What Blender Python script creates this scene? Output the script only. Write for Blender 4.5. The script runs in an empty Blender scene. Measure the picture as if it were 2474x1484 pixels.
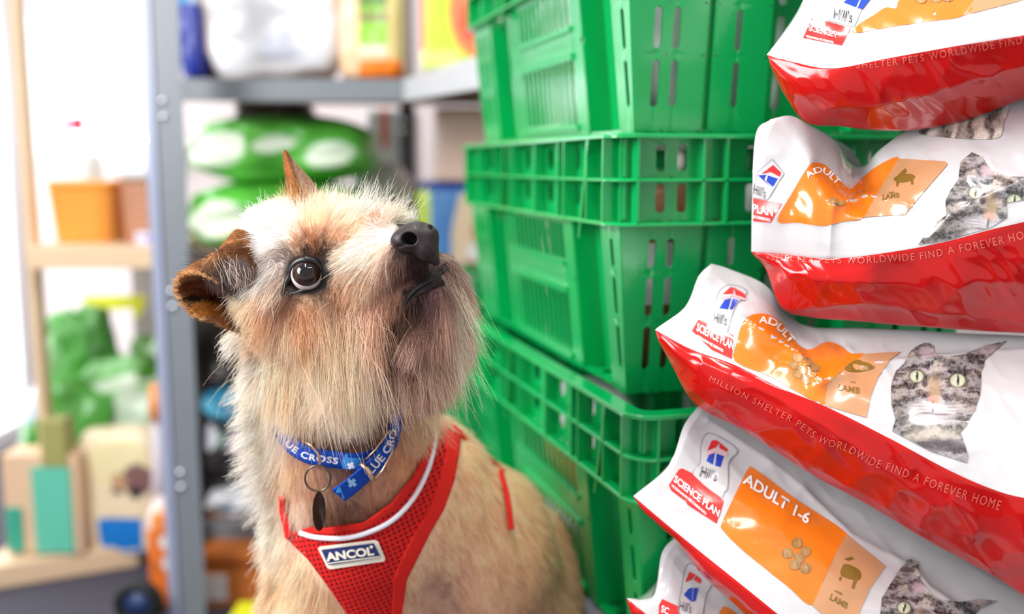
import bpy, bmesh, math, random
import numpy as np
from mathutils import Vector, Matrix
from mathutils.bvhtree import BVHTree
from mathutils.kdtree import KDTree
random.seed(7); RNG = np.random.default_rng(7)
SC = bpy.context.scene
COL = SC.collection

# ------------------------------------------------------------------ camera, world, lights, exposure
W, H, F = 2474, 1484, 35.0/36.0*2474
CAMP = np.array([0.0, 0.0, 0.93]); TILT = math.atan(342.0/F)
cam_d = bpy.data.cameras.new('camera'); cam_d.lens = 35.0; cam_d.sensor_width = 36.0
cam_d.clip_start = 0.02
cam = bpy.data.objects.new('camera', cam_d); COL.objects.link(cam)
cam.location = CAMP; cam.rotation_euler = (math.pi/2-TILT, 0, 0)
cam_d.dof.use_dof = True; cam_d.dof.focus_distance = 0.775; cam_d.dof.aperture_fstop = 2.2
cam_d.dof.aperture_blades = 9
SC.camera = cam
SC.view_settings.view_transform = 'Standard'; SC.view_settings.look = 'None'
SC.view_settings.gamma = 1.0; SC.view_settings.use_curve_mapping = False
SC.view_settings.exposure = 0.35
try:
    SC.cycles.use_denoising = True
    SC.cycles.max_bounces = 7; SC.cycles.diffuse_bounces = 3; SC.cycles.glossy_bounces = 3
    SC.cycles.transparent_max_bounces = 12; SC.cycles.transmission_bounces = 4
    SC.cycles.sample_clamp_indirect = 6.0
    SC.cycles.use_adaptive_sampling = True
except Exception: pass

def lin(c):
    out = []
    for v in c[:3]:
        v = v/255.0
        out.append(v/12.92 if v <= 0.04045 else ((v+0.055)/1.055)**2.4)
    return out
world = bpy.data.worlds.new('world'); SC.world = world; world.use_nodes = True
bgn = world.node_tree.nodes['Background']
bgn.inputs[0].default_value = (0.93, 0.95, 1.0, 1); bgn.inputs[1].default_value = 0.56
def area(name, loc, target, sx, sy, power, color=(1, 1, 1)):
    d = bpy.data.lights.new(name, 'AREA'); d.shape = 'RECTANGLE'; d.size = sx; d.size_y = sy
    d.energy = power; d.color = color
    o = bpy.data.objects.new(name, d); COL.objects.link(o); o.location = loc
    o.rotation_euler = (Vector(target)-Vector(loc)).to_track_quat('-Z', 'Y').to_euler()
    return o
area('ceiling_lamp_light', (-0.35, 0.55, 2.65), (0.0, 0.6, 0.5), 1.2, 0.16, 20, (1.0, 0.98, 0.95))
area('ceiling_lamp_light', (0.75, 0.1, 2.65), (0.3, 0.6, 0.5), 1.2, 0.16, 12, (1.0, 0.98, 0.95))
area('ceiling_lamp_light', (-0.5, 2.5, 2.65), (-0.5, 2.8, 0), 1.4, 0.5, 9, (1.0, 0.98, 0.96))
area('dog_key_light', (-1.5, 0.25, 1.5), (-0.1, 0.85, 0.8), 1.0, 1.1, 50, (0.96, 0.98, 1.0))  # added key light in front of the solid left wall, brightens the dog

# ------------------------------------------------------------------ picture measurements -> points in the room
CA, SA = math.cos(TILT), math.sin(TILT)
def ray(x, y):
    cx, cy = (x-W/2)/F, (H/2-y)/F
    return np.array([cx, CA+SA*cy, -SA+CA*cy])
def P(x, y, D):
    d = ray(x, y); return CAMP + d*(D/d[1])
def PV(x, y, D): return Vector(P(x, y, D))
def pix(pts):
    q = np.atleast_2d(pts)-CAMP
    f = q[:, 1]*CA - q[:, 2]*SA; u = q[:, 1]*SA + q[:, 2]*CA
    return np.stack([W/2+F*q[:, 0]/f, H/2-F*u/f], 1)

# ------------------------------------------------------------------ materials
def mat(name, rgb, rough=0.5, spec=0.5, metal=0.0, var=0.05, scale=40, coat=0.0, bump=0.0, bscale=60, sheen=0, trans=0, emit=0, sub=0, attr=None, alpha=None):
    m = bpy.data.materials.get(name)
    if m: return m
    m = bpy.data.materials.new(name); m.use_nodes = True
    nt = m.node_tree; b = nt.nodes['Principled BSDF']
    c = lin(rgb)
    b.inputs['Roughness'].default_value = rough
    b.inputs['Specular IOR Level'].default_value = spec
    b.inputs['Metallic'].default_value = metal
    b.inputs['Coat Weight'].default_value = coat; b.inputs['Coat Roughness'].default_value = 0.08
    if sheen: b.inputs['Sheen Weight'].default_value = sheen
    if trans: b.inputs['Transmission Weight'].default_value = trans
    tc = nt.nodes.new('ShaderNodeTexCoord')
    if attr:
        at = nt.nodes.new('ShaderNodeAttribute'); at.attribute_name = attr
        nt.links.new(at.outputs['Color'], b.inputs['Base Color'])
    else:
        nz = nt.nodes.new('ShaderNodeTexNoise'); nz.inputs['Scale'].default_value = scale; nz.inputs['Detail'].default_value = 4
        mx = nt.nodes.new('ShaderNodeMix'); mx.data_type = 'RGBA'
        mx.inputs[6].default_value = [max(0, v*(1-var)) for v in c]+[1]
        mx.inputs[7].default_value = [min(1, v*(1+var)) for v in c]+[1]
        nt.links.new(tc.outputs['Object'], nz.inputs['Vector'])
        nt.links.new(nz.outputs['Fac'], mx.inputs[0]); nt.links.new(mx.outputs[2], b.inputs['Base Color'])
        if emit:
            nt.links.new(mx.outputs[2], b.inputs['Emission Color']); b.inputs['Emission Strength'].default_value = emit
    if bump:
        n2 = nt.nodes.new('ShaderNodeTexNoise'); n2.inputs['Scale'].default_value = bscale; n2.inputs['Detail'].default_value = 3
        bp = nt.nodes.new('ShaderNodeBump'); bp.inputs['Strength'].default_value = bump; bp.inputs['Distance'].default_value = 0.004
        nt.links.new(tc.outputs['Object'], n2.inputs['Vector']); nt.links.new(n2.outputs['Fac'], bp.inputs['Height'])
        nt.links.new(bp.outputs['Normal'], b.inputs['Normal'])
    return m

# ------------------------------------------------------------------ objects
def tag(o, label=None, cat=None, group=None, kind=None):
    if label: o['label'] = label
    if cat: o['category'] = cat
    if group: o['group'] = group
    if kind: o['kind'] = kind
    return o
def empty(name, loc, label=None, cat=None, group=None):
    o = bpy.data.objects.new(name, None); COL.objects.link(o); o.location = loc; o.empty_display_size = 0.02
    return tag(o, label, cat, group)
class MB:
    """collects pieces and links them as ONE mesh object"""
    def __init__(s): s.v = []; s.f = []; s.m = []; s.mats = []; s.c = []; s.n = 0
    def add(s, verts, faces, material, col=None):
        verts = np.asarray(verts, float).reshape(-1, 3)
        if material not in s.mats: s.mats.append(material)
        mi = s.mats.index(material)
        s.v.append(verts); k = s.n
        s.f += [tuple(i+k for i in f) for f in faces]; s.m += [mi]*len(faces)
        s.c.append(np.ones((len(verts), 3)) if col is None else np.asarray(col, float).reshape(-1, 3))
        s.n += len(verts); return s
    def box(s, lo, hi, material, R=None, T=None):
        x0, y0, z0 = lo; x1, y1, z1 = hi
        v = np.array([(x0,y0,z0),(x1,y0,z0),(x1,y1,z0),(x0,y1,z0),(x0,y0,z1),(x1,y0,z1),(x1,y1,z1),(x0,y1,z1)], float)
        if R is not None: v = v @ np.array(R).T
        if T is not None: v = v + np.array(T)
        return s.add(v, [(0,3,2,1),(4,5,6,7),(0,1,5,4),(1,2,6,5),(2,3,7,6),(3,0,4,7)], material)
    def tube(s, pts, r, material, n=10, close=False):
        pts = [Vector(p) for p in pts]; K = len(pts); rs = r if hasattr(r, '__len__') else [r]*K
        vs = []; up = Vector((0.13, 0.31, 0.94))
        for i, p in enumerate(pts):
            if close: t = pts[(i+1) % K]-pts[i-1]
            else: t = pts[min(i+1, K-1)]-pts[max(i-1, 0)]
            t.normalize(); a = t.cross(up).normalized() if abs(t.dot(up)) < .98 else t.cross(Vector((1, 0, 0))).normalized(); b = t.cross(a)
            for j in range(n):
                th = 2*math.pi*j/n; vs.append(p+(a*math.cos(th)+b*math.sin(th))*rs[i])
        fs = []
        for i in range(K if close else K-1):
            i2 = (i+1) % K
            for j in range(n): fs.append((i*n+j, i*n+(j+1) % n, i2*n+(j+1) % n, i2*n+j))
        if not close: fs += [tuple(range(n))[::-1], tuple((K-1)*n+j for j in range(n))]
        return s.add([tuple(v) for v in vs], fs, material)
    def grid(s, G, material, col=None, flip=False):
        G = np.asarray(G); nu, nv = G.shape[:2]
        fs = []
        for i in range(nu-1):
            for j in range(nv-1):
                q = (i*nv+j, (i+1)*nv+j, (i+1)*nv+j+1, i*nv+j+1)
                fs.append(q[::-1] if flip else q)
        return s.add(G.reshape(-1, 3), fs, material, None if col is None else np.asarray(col).reshape(-1, 3))
    def build(s, name, parent=None, smooth=True, bevel=0, solid=0, sharp=None):
        me = bpy.data.meshes.new(name)
        V = np.concatenate(s.v)
        if parent is not None: off = parent_world(parent)
        else: off = np.array([(V[:, 0].min()+V[:, 0].max())/2, (V[:, 1].min()+V[:, 1].max())/2, V[:, 2].min()])
        me.from_pydata([tuple(p) for p in (V-off)], [], s.f)
        for m in s.mats: me.materials.append(m)
        me.polygons.foreach_set('material_index', s.m)
        me.polygons.foreach_set('use_smooth', [smooth]*len(s.f))
        C = np.concatenate(s.c)
        if (C != 1).any():
            ca = me.color_attributes.new('Col', 'FLOAT_COLOR', 'POINT')
            ca.data.foreach_set('color', np.concatenate([C, np.ones((len(C), 1))], 1).ravel())
        me.update()
        o = bpy.data.objects.new(name, me); COL.objects.link(o)
        if parent is None: o.location = off
        else: o.parent = parent
        if sharp is not None: me.set_sharp_from_angle(angle=math.radians(sharp))
        if solid:
            md = o.modifiers.new('s', 'SOLIDIFY'); md.thickness = solid; md.offset = 0
        if bevel:
            md = o.modifiers.new('b', 'BEVEL'); md.width = bevel; md.segments = 2; md.limit_method = 'ANGLE'
        return o
def parent_world(o):
    v = np.array(o.location, float)
    while o.parent is not None: o = o.parent; v = v+np.array(o.location, float)
    return v
def copy_tree(o, parent=None):
    c = o.copy(); COL.objects.link(c)
    if parent is not None: c.parent = parent
    for ch in [k for k in bpy.data.objects if k.parent is o]: copy_tree(ch, c)
    return c
def structure(o): o['kind'] = 'structure'; return o

# smooth value noise for shapes and prints
def vnoise(x, y, z=0.0, seed=0):
    x, y, z = np.broadcast_arrays(np.asarray(x, float), np.asarray(y, float), np.asarray(z, float))
    xi, yi, zi = np.floor(x).astype(np.int64), np.floor(y).astype(np.int64), np.floor(z).astype(np.int64)
    fx, fy, fz = x-xi, y-yi, z-zi
    fx, fy, fz = [t*t*(3-2*t) for t in (fx, fy, fz)]
    def h(a, b, c):
        n = (a*374761393 + b*668265263 + c*2147483647 + seed*974711) & 0xffffffff
        n = ((n ^ (n >> 13))*1274126177) & 0xffffffff
        return ((n ^ (n >> 16)) & 0xffff)/65535.0
    r = 0
    for a in (0, 1):
        for b in (0, 1):
            for c in (0, 1):
                r = r + h(xi+a, yi+b, zi+c)*(fx if a else 1-fx)*(fy if b else 1-fy)*(fz if c else 1-fz)
    return r
def catmull(Pt, n):
    """Pt (K,...) -> n samples of a smooth curve through them"""
    Pt = np.asarray(Pt, float); K = len(Pt)
    E = np.concatenate([[2*Pt[0]-Pt[1]], Pt, [2*Pt[-1]-Pt[-2]]])
    t = np.linspace(0, K-1, n); i = np.minimum(t.astype(int), K-2); f = (t-i).reshape((-1,)+(1,)*(Pt.ndim-1))
    a, b, c, d = E[i], E[i+1], E[i+2], E[i+3]
    return 0.5*(2*b+(c-a)*f+(2*a-5*b+4*c-d)*f**2+(3*b-a-3*c+d)*f**3)
def polydist(px, py, pl):
    d = np.full(np.shape(px), 1e9)
    for (x0, y0), (x1, y1) in zip(pl[:-1], pl[1:]):
        dx, dy = x1-x0, y1-y0; L = dx*dx+dy*dy
        t = np.clip(((px-x0)*dx+(py-y0)*dy)/L, 0, 1)
        d = np.minimum(d, np.hypot(px-x0-t*dx, py-y0-t*dy))
    return d
def inside(px, py, poly):
    r = np.zeros(np.shape(px), bool); n = len(poly)
    for i in range(n):
        x0, y0 = poly[i]; x1, y1 = poly[(i+1) % n]
        c = ((y0 > py) != (y1 > py)) & (px < (x1-x0)*(py-y0)/((y1-y0) if y1 != y0 else 1e-9)+x0)
        r ^= c
    return r

# flat prints laid on a curved surface
def flat_poly(polys):
    bm = bmesh.new()
    for pl in polys:
        vs = [bm.verts.new((x, y, 0)) for x, y in pl]
        try: bm.faces.new(vs)
        except ValueError: pass
    bm.normal_update(); bmesh.ops.triangulate(bm, faces=bm.faces[:])
    return bm
def text_bm(txt, fn, bold=0.0, spacing=1.0):
    """text mesh in units of cap height; fn maps (x,y) in text units to picture units"""
    cu = bpy.data.curves.new('t', 'FONT'); cu.body = txt; cu.size = 1.0/0.71; cu.offset = bold; cu.space_character = spacing
    cu.resolution_u = 3
    ob = bpy.data.objects.new('t', cu); COL.objects.link(ob)
    dg = bpy.context.evaluated_depsgraph_get(); dg.update()
    me = bpy.data.meshes.new_from_object(ob.evaluated_get(dg))
    bm = bmesh.new(); bm.from_mesh(me)
    if hasattr(fn, 'prep'): fn.prep(bm)
    for v in bm.verts: v.co = Vector((*fn(v.co.x, v.co.y), 0))
    bpy.data.objects.remove(ob); bpy.data.curves.remove(cu); bpy.data.meshes.remove(me)
    return bm
def line_map(x0, y0, dx, dy, ux, uy):
    return lambda a, b: (x0+a*dx+b*ux, y0+a*dy+b*uy)
class PathMap:
    """text that runs along a polyline, fitted to its length"""
    def __init__(s, pl, h0, h1=None):
        s.p = catmull(pl, 120); d = np.hypot(*np.diff(s.p, axis=0).T); s.s = np.concatenate([[0], np.cumsum(d)]); s.h0 = h0; s.h1 = h1 or h0
    def prep(s, bm): s.w = max(v.co.x for v in bm.verts)
    def __call__(s, a, b):
        t = a/s.w*s.s[-1]; x = np.interp(t, s.s, s.p[:, 0]); y = np.interp(t, s.s, s.p[:, 1])
        x2 = np.interp(t+8, s.s, s.p[:, 0]); y2 = np.interp(t+8, s.s, s.p[:, 1]); x1 = np.interp(t-8, s.s, s.p[:, 0]); y1 = np.interp(t-8, s.s, s.p[:, 1])
        L = math.hypot(x2-x1, y2-y1) or 1; nx, ny = (y2-y1)/L, -(x2-x1)/L
        h = s.h0+(s.h1-s.h0)*a/s.w
        return (x+nx*b*h, y+ny*b*h)
def lay(bm, bvh, mb, material, off, pitch=14, colfn=None, maxd=None, toward=False):
    """cut the flat print on a grid and rest it on the surface the tree describes"""
    if not bm.verts: return
    xs = [v.co.x for v in bm.verts]; ys = [v.co.y for v in bm.verts]
    for ax, lo, hi in ((0, min(xs), max(xs)), (1, min(ys), max(ys))):
        k = math.floor(lo/pitch)+1
        while k*pitch < hi:
            co = [0, 0, 0]; no = [0, 0, 0]; co[ax] = k*pitch; no[ax] = 1
            bmesh.ops.bisect_plane(bm, geom=bm.verts[:]+bm.edges[:]+bm.faces[:], plane_co=co, plane_no=no, dist=1e-4)
            k += 1
    bm.verts.ensure_lookup_table(); V = []; ok = []; o = Vector(CAMP); pc = []
    for v in bm.verts:
        d = Vector(ray(v.co.x, v.co.y)).normalized(); hit, nrm, idx, dist = bvh.ray_cast(o, d)
        if hit is None or (maxd and dist > maxd): V.append((0, 0, 0)); ok.append(False)
        else:
            if nrm.dot(d) > 0: nrm = -nrm
            V.append(tuple(hit-d*off if toward else hit+nrm*off)); ok.append(True)
        pc.append((v.co.x, v.co.y))
    idx = {v: i for i, v in enumerate(bm.verts)}; fs = []
    for f in bm.faces:
        t = [idx[v] for v in f.verts]
        if all(ok[i] for i in t):
            e = max((Vector(V[t[i]])-Vector(V[t[i-1]])).length for i in range(len(t)))
            if e < 0.05: fs.append(tuple(t))
    pc = np.array(pc)
    col = None if colfn is None else colfn(pc[:, 0], pc[:, 1])
    if fs:
        used = sorted({i for f in fs for i in f}); rm = {a: k for k, a in enumerate(used)}
        mb.add([V[i] for i in used], [tuple(rm[i] for i in f) for f in fs], material, None if col is None else col[used])
    bm.free()
def smooth_poly(pl, n=60):
    q = list(pl)+[pl[0]]; out = []
    for i in range(len(pl)):
        p0, p1, p2, p3 = [np.array(pl[(i+k-1) % len(pl)], float) for k in range(4)]
        for t in np.linspace(0, 1, max(2, n//len(pl)), endpoint=False):
            out.append(tuple(.5*(2*p1+(p2-p0)*t+(2*p0-5*p1+4*p2-p3)*t*t+(3*p1-p0-3*p2+p3)*t**3)))
    return out
def disc(cx, cy, rx, ry, n=20, rot=0):
    c, s = math.cos(rot), math.sin(rot)
    return [(cx+rx*math.cos(a)*c-ry*math.sin(a)*s, cy+rx*math.cos(a)*s+ry*math.sin(a)*c) for a in np.linspace(0, 2*math.pi, n, endpoint=False)]
# ------------------------------------------------------------------ green crates
GREEN = mat('green_plastic', (2, 160, 80), 0.17, 0.8, var=0.06, scale=9, bump=0.05, bscale=300)
LABELW = mat('crate_label_white', (236, 238, 240), 0.5)
def stadium(x0, x1, z0, z1, n=6, r=None):
    w, h = (x1-x0)/2, (z1-z0)/2; r = min(w, h) if r is None else min(r, w, h)
    out = []
    for cx, cz, a0 in ((x1-r, z1-r, 0), (x0+r, z1-r, 90), (x0+r, z0+r, 180), (x1-r, z0+r, 270)):
        for k in range(n+1):
            a = math.radians(a0+90*k/n); out.append((cx+r*math.cos(a), cz+r*math.sin(a)))
    return out
def slotted(mb, fn, m, x0, x1, z0, z1, slots):
    """flat wall region with rounded holes: slots is a grid {xs:[(a,b)..], zs:[(a,b)..]}; fn maps (x,z)->3D"""
    xs, zs = slots
    xc = [x0]+[(xs[i][1]+xs[i+1][0])/2 for i in range(len(xs)-1)]+[x1]
    zc = [z0]+[(zs[i][1]+zs[i+1][0])/2 for i in range(len(zs)-1)]+[z1]
    for i, (a, b) in enumerate(xs):
        for j, (c, d) in enumerate(zs):
            X0, X1, Z0, Z1 = xc[i], xc[i+1], zc[j], zc[j+1]
            hole = stadium(a, b, c, d, 5); n = len(hole); cx, cz = (a+b)/2, (c+d)/2
            hw, hh = (b-a)/2, (d-c)/2
            outer = []
            q = n//4
            cor = [(X1, Z1), (X0, Z1), (X0, Z0), (X1, Z0)]
            for k, (hx, hz) in enumerate(hole):
                s_ = k//q; t = (k % q)/(q-1)
                # around each corner: slide from one side to the next through the corner
                cx_, cz_ = cor[s_]
                if s_ == 0: p = (X1, hz+(Z1-hz)*min(1, 2*t)) if t < .5 else (X1+(hx-X1)*(2*t-1), Z1)
                elif s_ == 1: p = (hx+(X0-hx)*min(1, 2*t), Z1) if t < .5 else (X0, Z1+(hz-Z1)*(2*t-1))
                elif s_ == 2: p = (X0, hz+(Z0-hz)*min(1, 2*t)) if t < .5 else (X0+(hx-X0)*(2*t-1), Z0)
                else: p = (hx+(X1-hx)*min(1, 2*t), Z0) if t < .5 else (X1, Z0+(hz-Z0)*(2*t-1))
                outer.append(p)
            V = [fn(*p) for p in hole]+[fn(*p) for p in outer]
            F_ = [(k, n+k, n+(k+1) % n, (k+1) % n) for k in range(n)]
            mb.add(V, F_, m)
def make_crate(name, label, group):
    CL, CW, CH = 0.600, 0.400, 0.250; BZ = 0.168; TAP = 0.016
    root = empty(name, (0, 0, 0), label, 'crate', group)
    def face(kind, side):
        Lf = CL if kind == 'long' else CW
        def fn_off(o):
            def fn(s_, z):
                ins = TAP*(1-min(z, BZ)/BZ) if z < BZ else 0
                lim = Lf/2-ins*1.0
                x = max(-lim, min(lim, s_-Lf/2))
                d = (CW if kind == 'long' else CL)/2-ins-o
                if kind == 'long': return (side*d, x if side > 0 else -x, z) if side > 0 else (-d, x, z)
                return (x, side*d, z)
            return fn
        return Lf, fn_off
    for kind, side in (('long', -1), ('long', 1), ('short', -1), ('short', 1)):
        mb = MB(); Lf, fo = face(kind, side)
        def q(o, x0, x1, z0, z1):
            f = fo(o); mb.add([f(x0, z0), f(x1, z0), f(x1, z1), f(x0, z1)], [(0, 1, 2, 3)], GREEN)
        def step(x, o0, o1, z0, z1):
            a, b = fo(o0), fo(o1); mb.add([a(x, z0), b(x, z0), b(x, z1), a(x, z1)], [(0, 1, 2, 3)], GREEN)
        rows = [(0.024, 0.067), (0.077, 0.115), (0.124, 0.152)]
        if kind == 'short':
            segs = [(0, .083, 0, [(.029, .037), (.048, .056)]), (.083, .092, .007, None), (.092, .150, 0, [(.112, .120)]),
                    (.150, .250, .022, [(.168, .178), (.195, .205), (.222, .232)]),
                    (.250, .308, 0, [(.280, .288)]), (.308, .317, .007, None), (.317, .400, 0, [(.344, .352), (.363, .371)])]
        else:
            segs = [(0, .050, 0, [(.020, .028)]), (.050, .137, .026, None), (.137, .413, 0, 'win'),
                    (.413, .500, .026, None), (.500, .600, 0, [(.520, .530), (.550, .560), (.572, .580)])]
        prev = None
        for x0, x1, o, sl in segs:
            if prev is not None: step(x0, prev, o, 0, BZ)
            prev = o
            if sl is None: q(o, x0, x1, 0, BZ)
            elif sl == 'win':
                f = fo(o); n = 11; a0, a1 = x0+.03, x1-.045
                pitch = (a1-a0)/n; bars = [(a0+k*pitch+.003, a0+(k+1)*pitch-.003) for k in range(n)]+[(x1-.030, x1-.020)]
                slotted(mb, f, GREEN, x0, x1, 0, BZ, (bars, [(.012, .082), (.116, .160)]))
                # thick frame round the lower opening
                for (zz0, zz1) in ((.008, .012), (.082, .088), (.112, .116)):
                    fa, fb = fo(0), fo(-.004)
                    mb.add([fb(a0, zz0), fb(a1, zz0), fb(a1, zz1), fb(a0, zz1), fa(a0, zz0), fa(a1, zz0), fa(a1, zz1), fa(a0, zz1)],
                           [(0, 1, 2, 3), (3, 2, 6, 7), (0, 4, 5, 1), (0, 3, 7, 4), (1, 5, 6, 2)], GREEN)
            else: slotted(mb, fo(o), GREEN, x0, x1, 0, BZ, (sl, rows))
        # band under the rim
        B0, B1 = BZ, CH-.003
        nb = 4 if kind == 'short' else 6
        bs = [(.036, .046), (.058, .068), (.130, .140), (.150, .160), (.24, .25), (.26, .27), (.332, .342), (.354, .364)] if kind == 'short' else \
             [(.03+.045*k, .052+.045*k) for k in range(12)]
        if kind == 'short': slotted(mb, fo(.004), GREEN, 0, Lf, B0, B1, (bs, [(B0+.008, B0+.036), (B0+.047, B1-.006)]))
        else: slotted(mb, fo(.004), GREEN, 0, Lf, B0, B1, (bs, [(B0+.010, B0+.034), (B0+.046, B1-.006)]))
        w = mb.build('side_wall', root, smooth=False, solid=0.0026); w['label'] = 'vented %s wall' % ('end' if kind == 'short' else 'long side')
        # ribs between the flanges
        A, Bf = fo(.004), fo(-.013)
        ribs = [.012, .078, .102, .298, .322, .388] if kind == 'short' else [.015, .060, .130, .150, .235, .330, .345, .42, .50, .585]
        for x in ribs:
            t = .0013; rb = MB(); rb.add([A(x-t, B0), Bf(x-t, B0), Bf(x-t, B1), A(x-t, B1), A(x+t, B0), Bf(x+t, B0), Bf(x+t, B1), A(x+t, B1)],
                   [(0, 1, 2, 3), (7, 6, 5, 4), (1, 5, 6, 2)], GREEN); rb.build('rib', root, smooth=False)
        if kind == 'long':   # diagonal hooks of the stacking band
            for x in (.085, .40):
                t = .0018; rb = MB(); rb.add([A(x-t, B0), Bf(x-t, B0-.02), Bf(x-.03-t, B1), A(x-.03-t, B1), A(x+t, B0), Bf(x+t, B0-.02), Bf(x-.03+t, B1), A(x-.03+t, B1)],
                       [(0, 1, 2, 3), (7, 6, 5, 4), (1, 5, 6, 2)], GREEN); rb.build('hook', root, smooth=False)
    # rim flanges: rounded rectangles that ring the crate
    for zt, wd, th in ((CH, .016, .0042), (.209, .013, .003), (BZ, .013, .0032)):
        fl = MB(); out = []
        r = .028
        O = stadium(-CW/2-wd, CW/2+wd, -CL/2-wd, CL/2+wd, 8, r); I = stadium(-CW/2+.003, CW/2-.003, -CL/2+.003, CL/2-.003, 8, r*.5)
        n = len(O); b = .0012
        V = [(x, y, zt) for x, y in I]+[(x*(1-b/.2), y*(1-b/.3), zt) for x, y in O]+[(x, y, zt-b) for x, y in O]+[(x, y, zt-th) for x, y in O]+[(x, y, zt-th) for x, y in I]
        F_ = []
        for a in range(5):
            for k in range(n):
                k2 = (k+1) % n; c, d = a*n, ((a+1) % 5)*n
                F_.append((c+k, c+k2, d+k2, d+k))
        fl.add(V, F_, GREEN); fl.build('rim', root, smooth=False)
    fb = MB(); nx, ny = 10, 16
    hx, hy = CW/2-TAP, CL/2-TAP
    xs = np.linspace(-hx, hx, nx+1); ys = np.linspace(-hy, hy, ny+1)
    slotted(fb, lambda a, b_: (a, b_, .002), GREEN, -hx, hx, -hy, hy,
            ([(a+.008, b_-.008) for a, b_ in zip(xs[:-1], xs[1:])], [(a+.008, b_-.008) for a, b_ in zip(ys[:-1], ys[1:])]))
    fb.build('base', root, smooth=False, solid=.003)
    return root
TH = math.atan(0.28)
CRN = P(1530, 320, .95)                      # near corner of the bottom of the top crate
def crate_center(cx, cy):
    """centre of a crate whose near-left bottom corner stands at cx, cy"""
    c, s = math.cos(TH), math.sin(TH)
    return cx+c*.2-s*.3-0, cy+s*.2+c*.3
base_crate = make_crate('plastic_crate', 'topmost green vented plastic crate of the tall stack, cut off by the photo top', 'green crates in the tall stack')
zT = CRN[2]; NX, NY = CRN[0], CRN[1]
print('crate top base z', zT, NX, NY)
PIT = .2475
stackdef = [(zT, NX, NY, TH, None, None),
            (zT-.2515, NX-.004, NY-.004, TH, 'green crate under the topmost one, beside the second cat food bag from the top', 'green crates in the tall stack'),
            (zT-.2515-.2515, NX+.012, NY-.052, TH+.02, 'lowest green crate of the tall stack, its broad light rim beside the dog\'s back', 'green crates in the tall stack')]
PLZ = stackdef[2][0]-.002
sx, sy = NX-math.sin(TH)*.68, NY+math.cos(TH)*.68
stackdef += [(PLZ+.002, sx, sy, TH, 'green crate standing behind the tall crate stack, low between dog and stack', 'green crates in the tall stack')]
for i, (z, x, y, th, lb, gp) in enumerate(stackdef):
    c = base_crate if i == 0 else copy_tree(base_crate)
    cx, cy = x+math.cos(th)*.187-math.sin(th)*.287, y+math.sin(th)*.187+math.cos(th)*.287
    c.location = (cx, cy, z); c.rotation_euler = (0, 0, th)
    if lb: c['label'] = lb
    if gp: c['group'] = gp
# packets standing in the crates, seen through the slots
PK_W = mat('white_packet_film', (252, 250, 250), .35, var=.03, bump=.2); PK_B = mat('brown_packet_film', (150, 100, 66), .4, var=.2, bump=.2); PK_O = mat('orange_packet_film', (236, 140, 70), .4, var=.15)
def crate_packet(name, label, ci, lx, ly, w, d, h, m_, m2=None):
    z, x, y, th = stackdef[ci][:4]; cx, cy = x+math.cos(th)*.187-math.sin(th)*.287, y+math.sin(th)*.187+math.cos(th)*.287
    ox, oy = cx+math.cos(th)*lx-math.sin(th)*ly, cy+math.sin(th)*lx+math.cos(th)*ly
    n, k = 28, 14; V = []
    for j in range(k):
        v = j/(k-1); s_ = (1-abs(2*v-1)**6*.25)
        for i in range(n):
            a = 2*math.pi*i/n; ca, sa = math.cos(a), math.sin(a)
            px_ = w/2*s_*math.copysign(abs(ca)**.4, ca)*(1+.03*math.sin(5*a+9*v)); py_ = d/2*(1-abs(2*v-1)**3*.6)*math.copysign(abs(sa)**.4, sa)*(1+.04*math.sin(7*v+3*a))
            V.append((ox+px_*math.cos(th)-py_*math.sin(th), oy+px_*math.sin(th)+py_*math.cos(th), z+.006+h*v))
    fs = [(j*n+i, j*n+(i+1) % n, (j+1)*n+(i+1) % n, (j+1)*n+i) for j in range(k-1) for i in range(n)]+[tuple(range(n))[::-1], tuple((k-1)*n+i for i in range(n))]
    mb = MB(); mb.add(V, fs, m_)
    if m2 is not None: mb.mats.append(m2); mb.m = [1 if k*.3 < f[0]//n < k*.6 and len(f) == 4 else 0 for f in fs]
    tag(mb.build(name), label, 'packet')
crate_packet('white_packet', 'white packet inside the topmost crate, seen through the end wall slots', 0, -.055, -.235, .22, .06, .22, PK_W)
crate_packet('white_packet', 'white packet at the far side of the topmost crate, behind its windows', 0, -.12, .08, .07, .22, .19, PK_W, PK_O)
crate_packet('brown_packet', 'brown packet in the crate under the topmost, seen through the near slots', 1, -.11, -.235, .10, .05, .20, PK_B, PK_W)
crate_packet('white_packet', 'white packet in the crate under the topmost, beside the brown packet', 1, .02, -.225, .12, .05, .20, PK_W)
crate_packet('orange_packet', 'white and orange packet showing over the long rim of the lowest crate', 2, -.13, .0, .07, .26, .20, PK_W, PK_O)

# ------------------------------------------------------------------ cat food bags
FILM = mat('white_film', (203, 199, 199), 0.13, 0.5, var=0.01, coat=0.8, bump=0.12, bscale=28)
REDF = mat('red_film', (190, 9, 3), 0.16, 0.4, var=0.14, scale=18, coat=0.3, bump=0.2, bscale=30)
ORANGE = mat('orange_print', (238, 120, 26), 0.2, 0.5, var=0.04, coat=0.5, bump=0.1, bscale=30)
TAN = mat('kraft_tan_print', (196, 142, 100), 0.22, 0.5, var=0.04, coat=0.5)
BANNER = mat('red_banner_print', (222, 44, 38), 0.2, coat=0.5, var=.02)
LOGOR = mat('logo_red', (222, 36, 40), 0.2, coat=0.5, var=.02); LOGOB = mat('logo_blue', (20, 62, 176), 0.2, coat=0.5, var=.02)
PINK = mat('logo_pink', (240, 178, 182), 0.2, coat=0.5, var=.02)
INK = mat('dark_ink', (52, 50, 58), 0.25, coat=.3); WPRINT = mat('white_print', (250, 248, 246), 0.22, coat=.4, var=.01)
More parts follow.
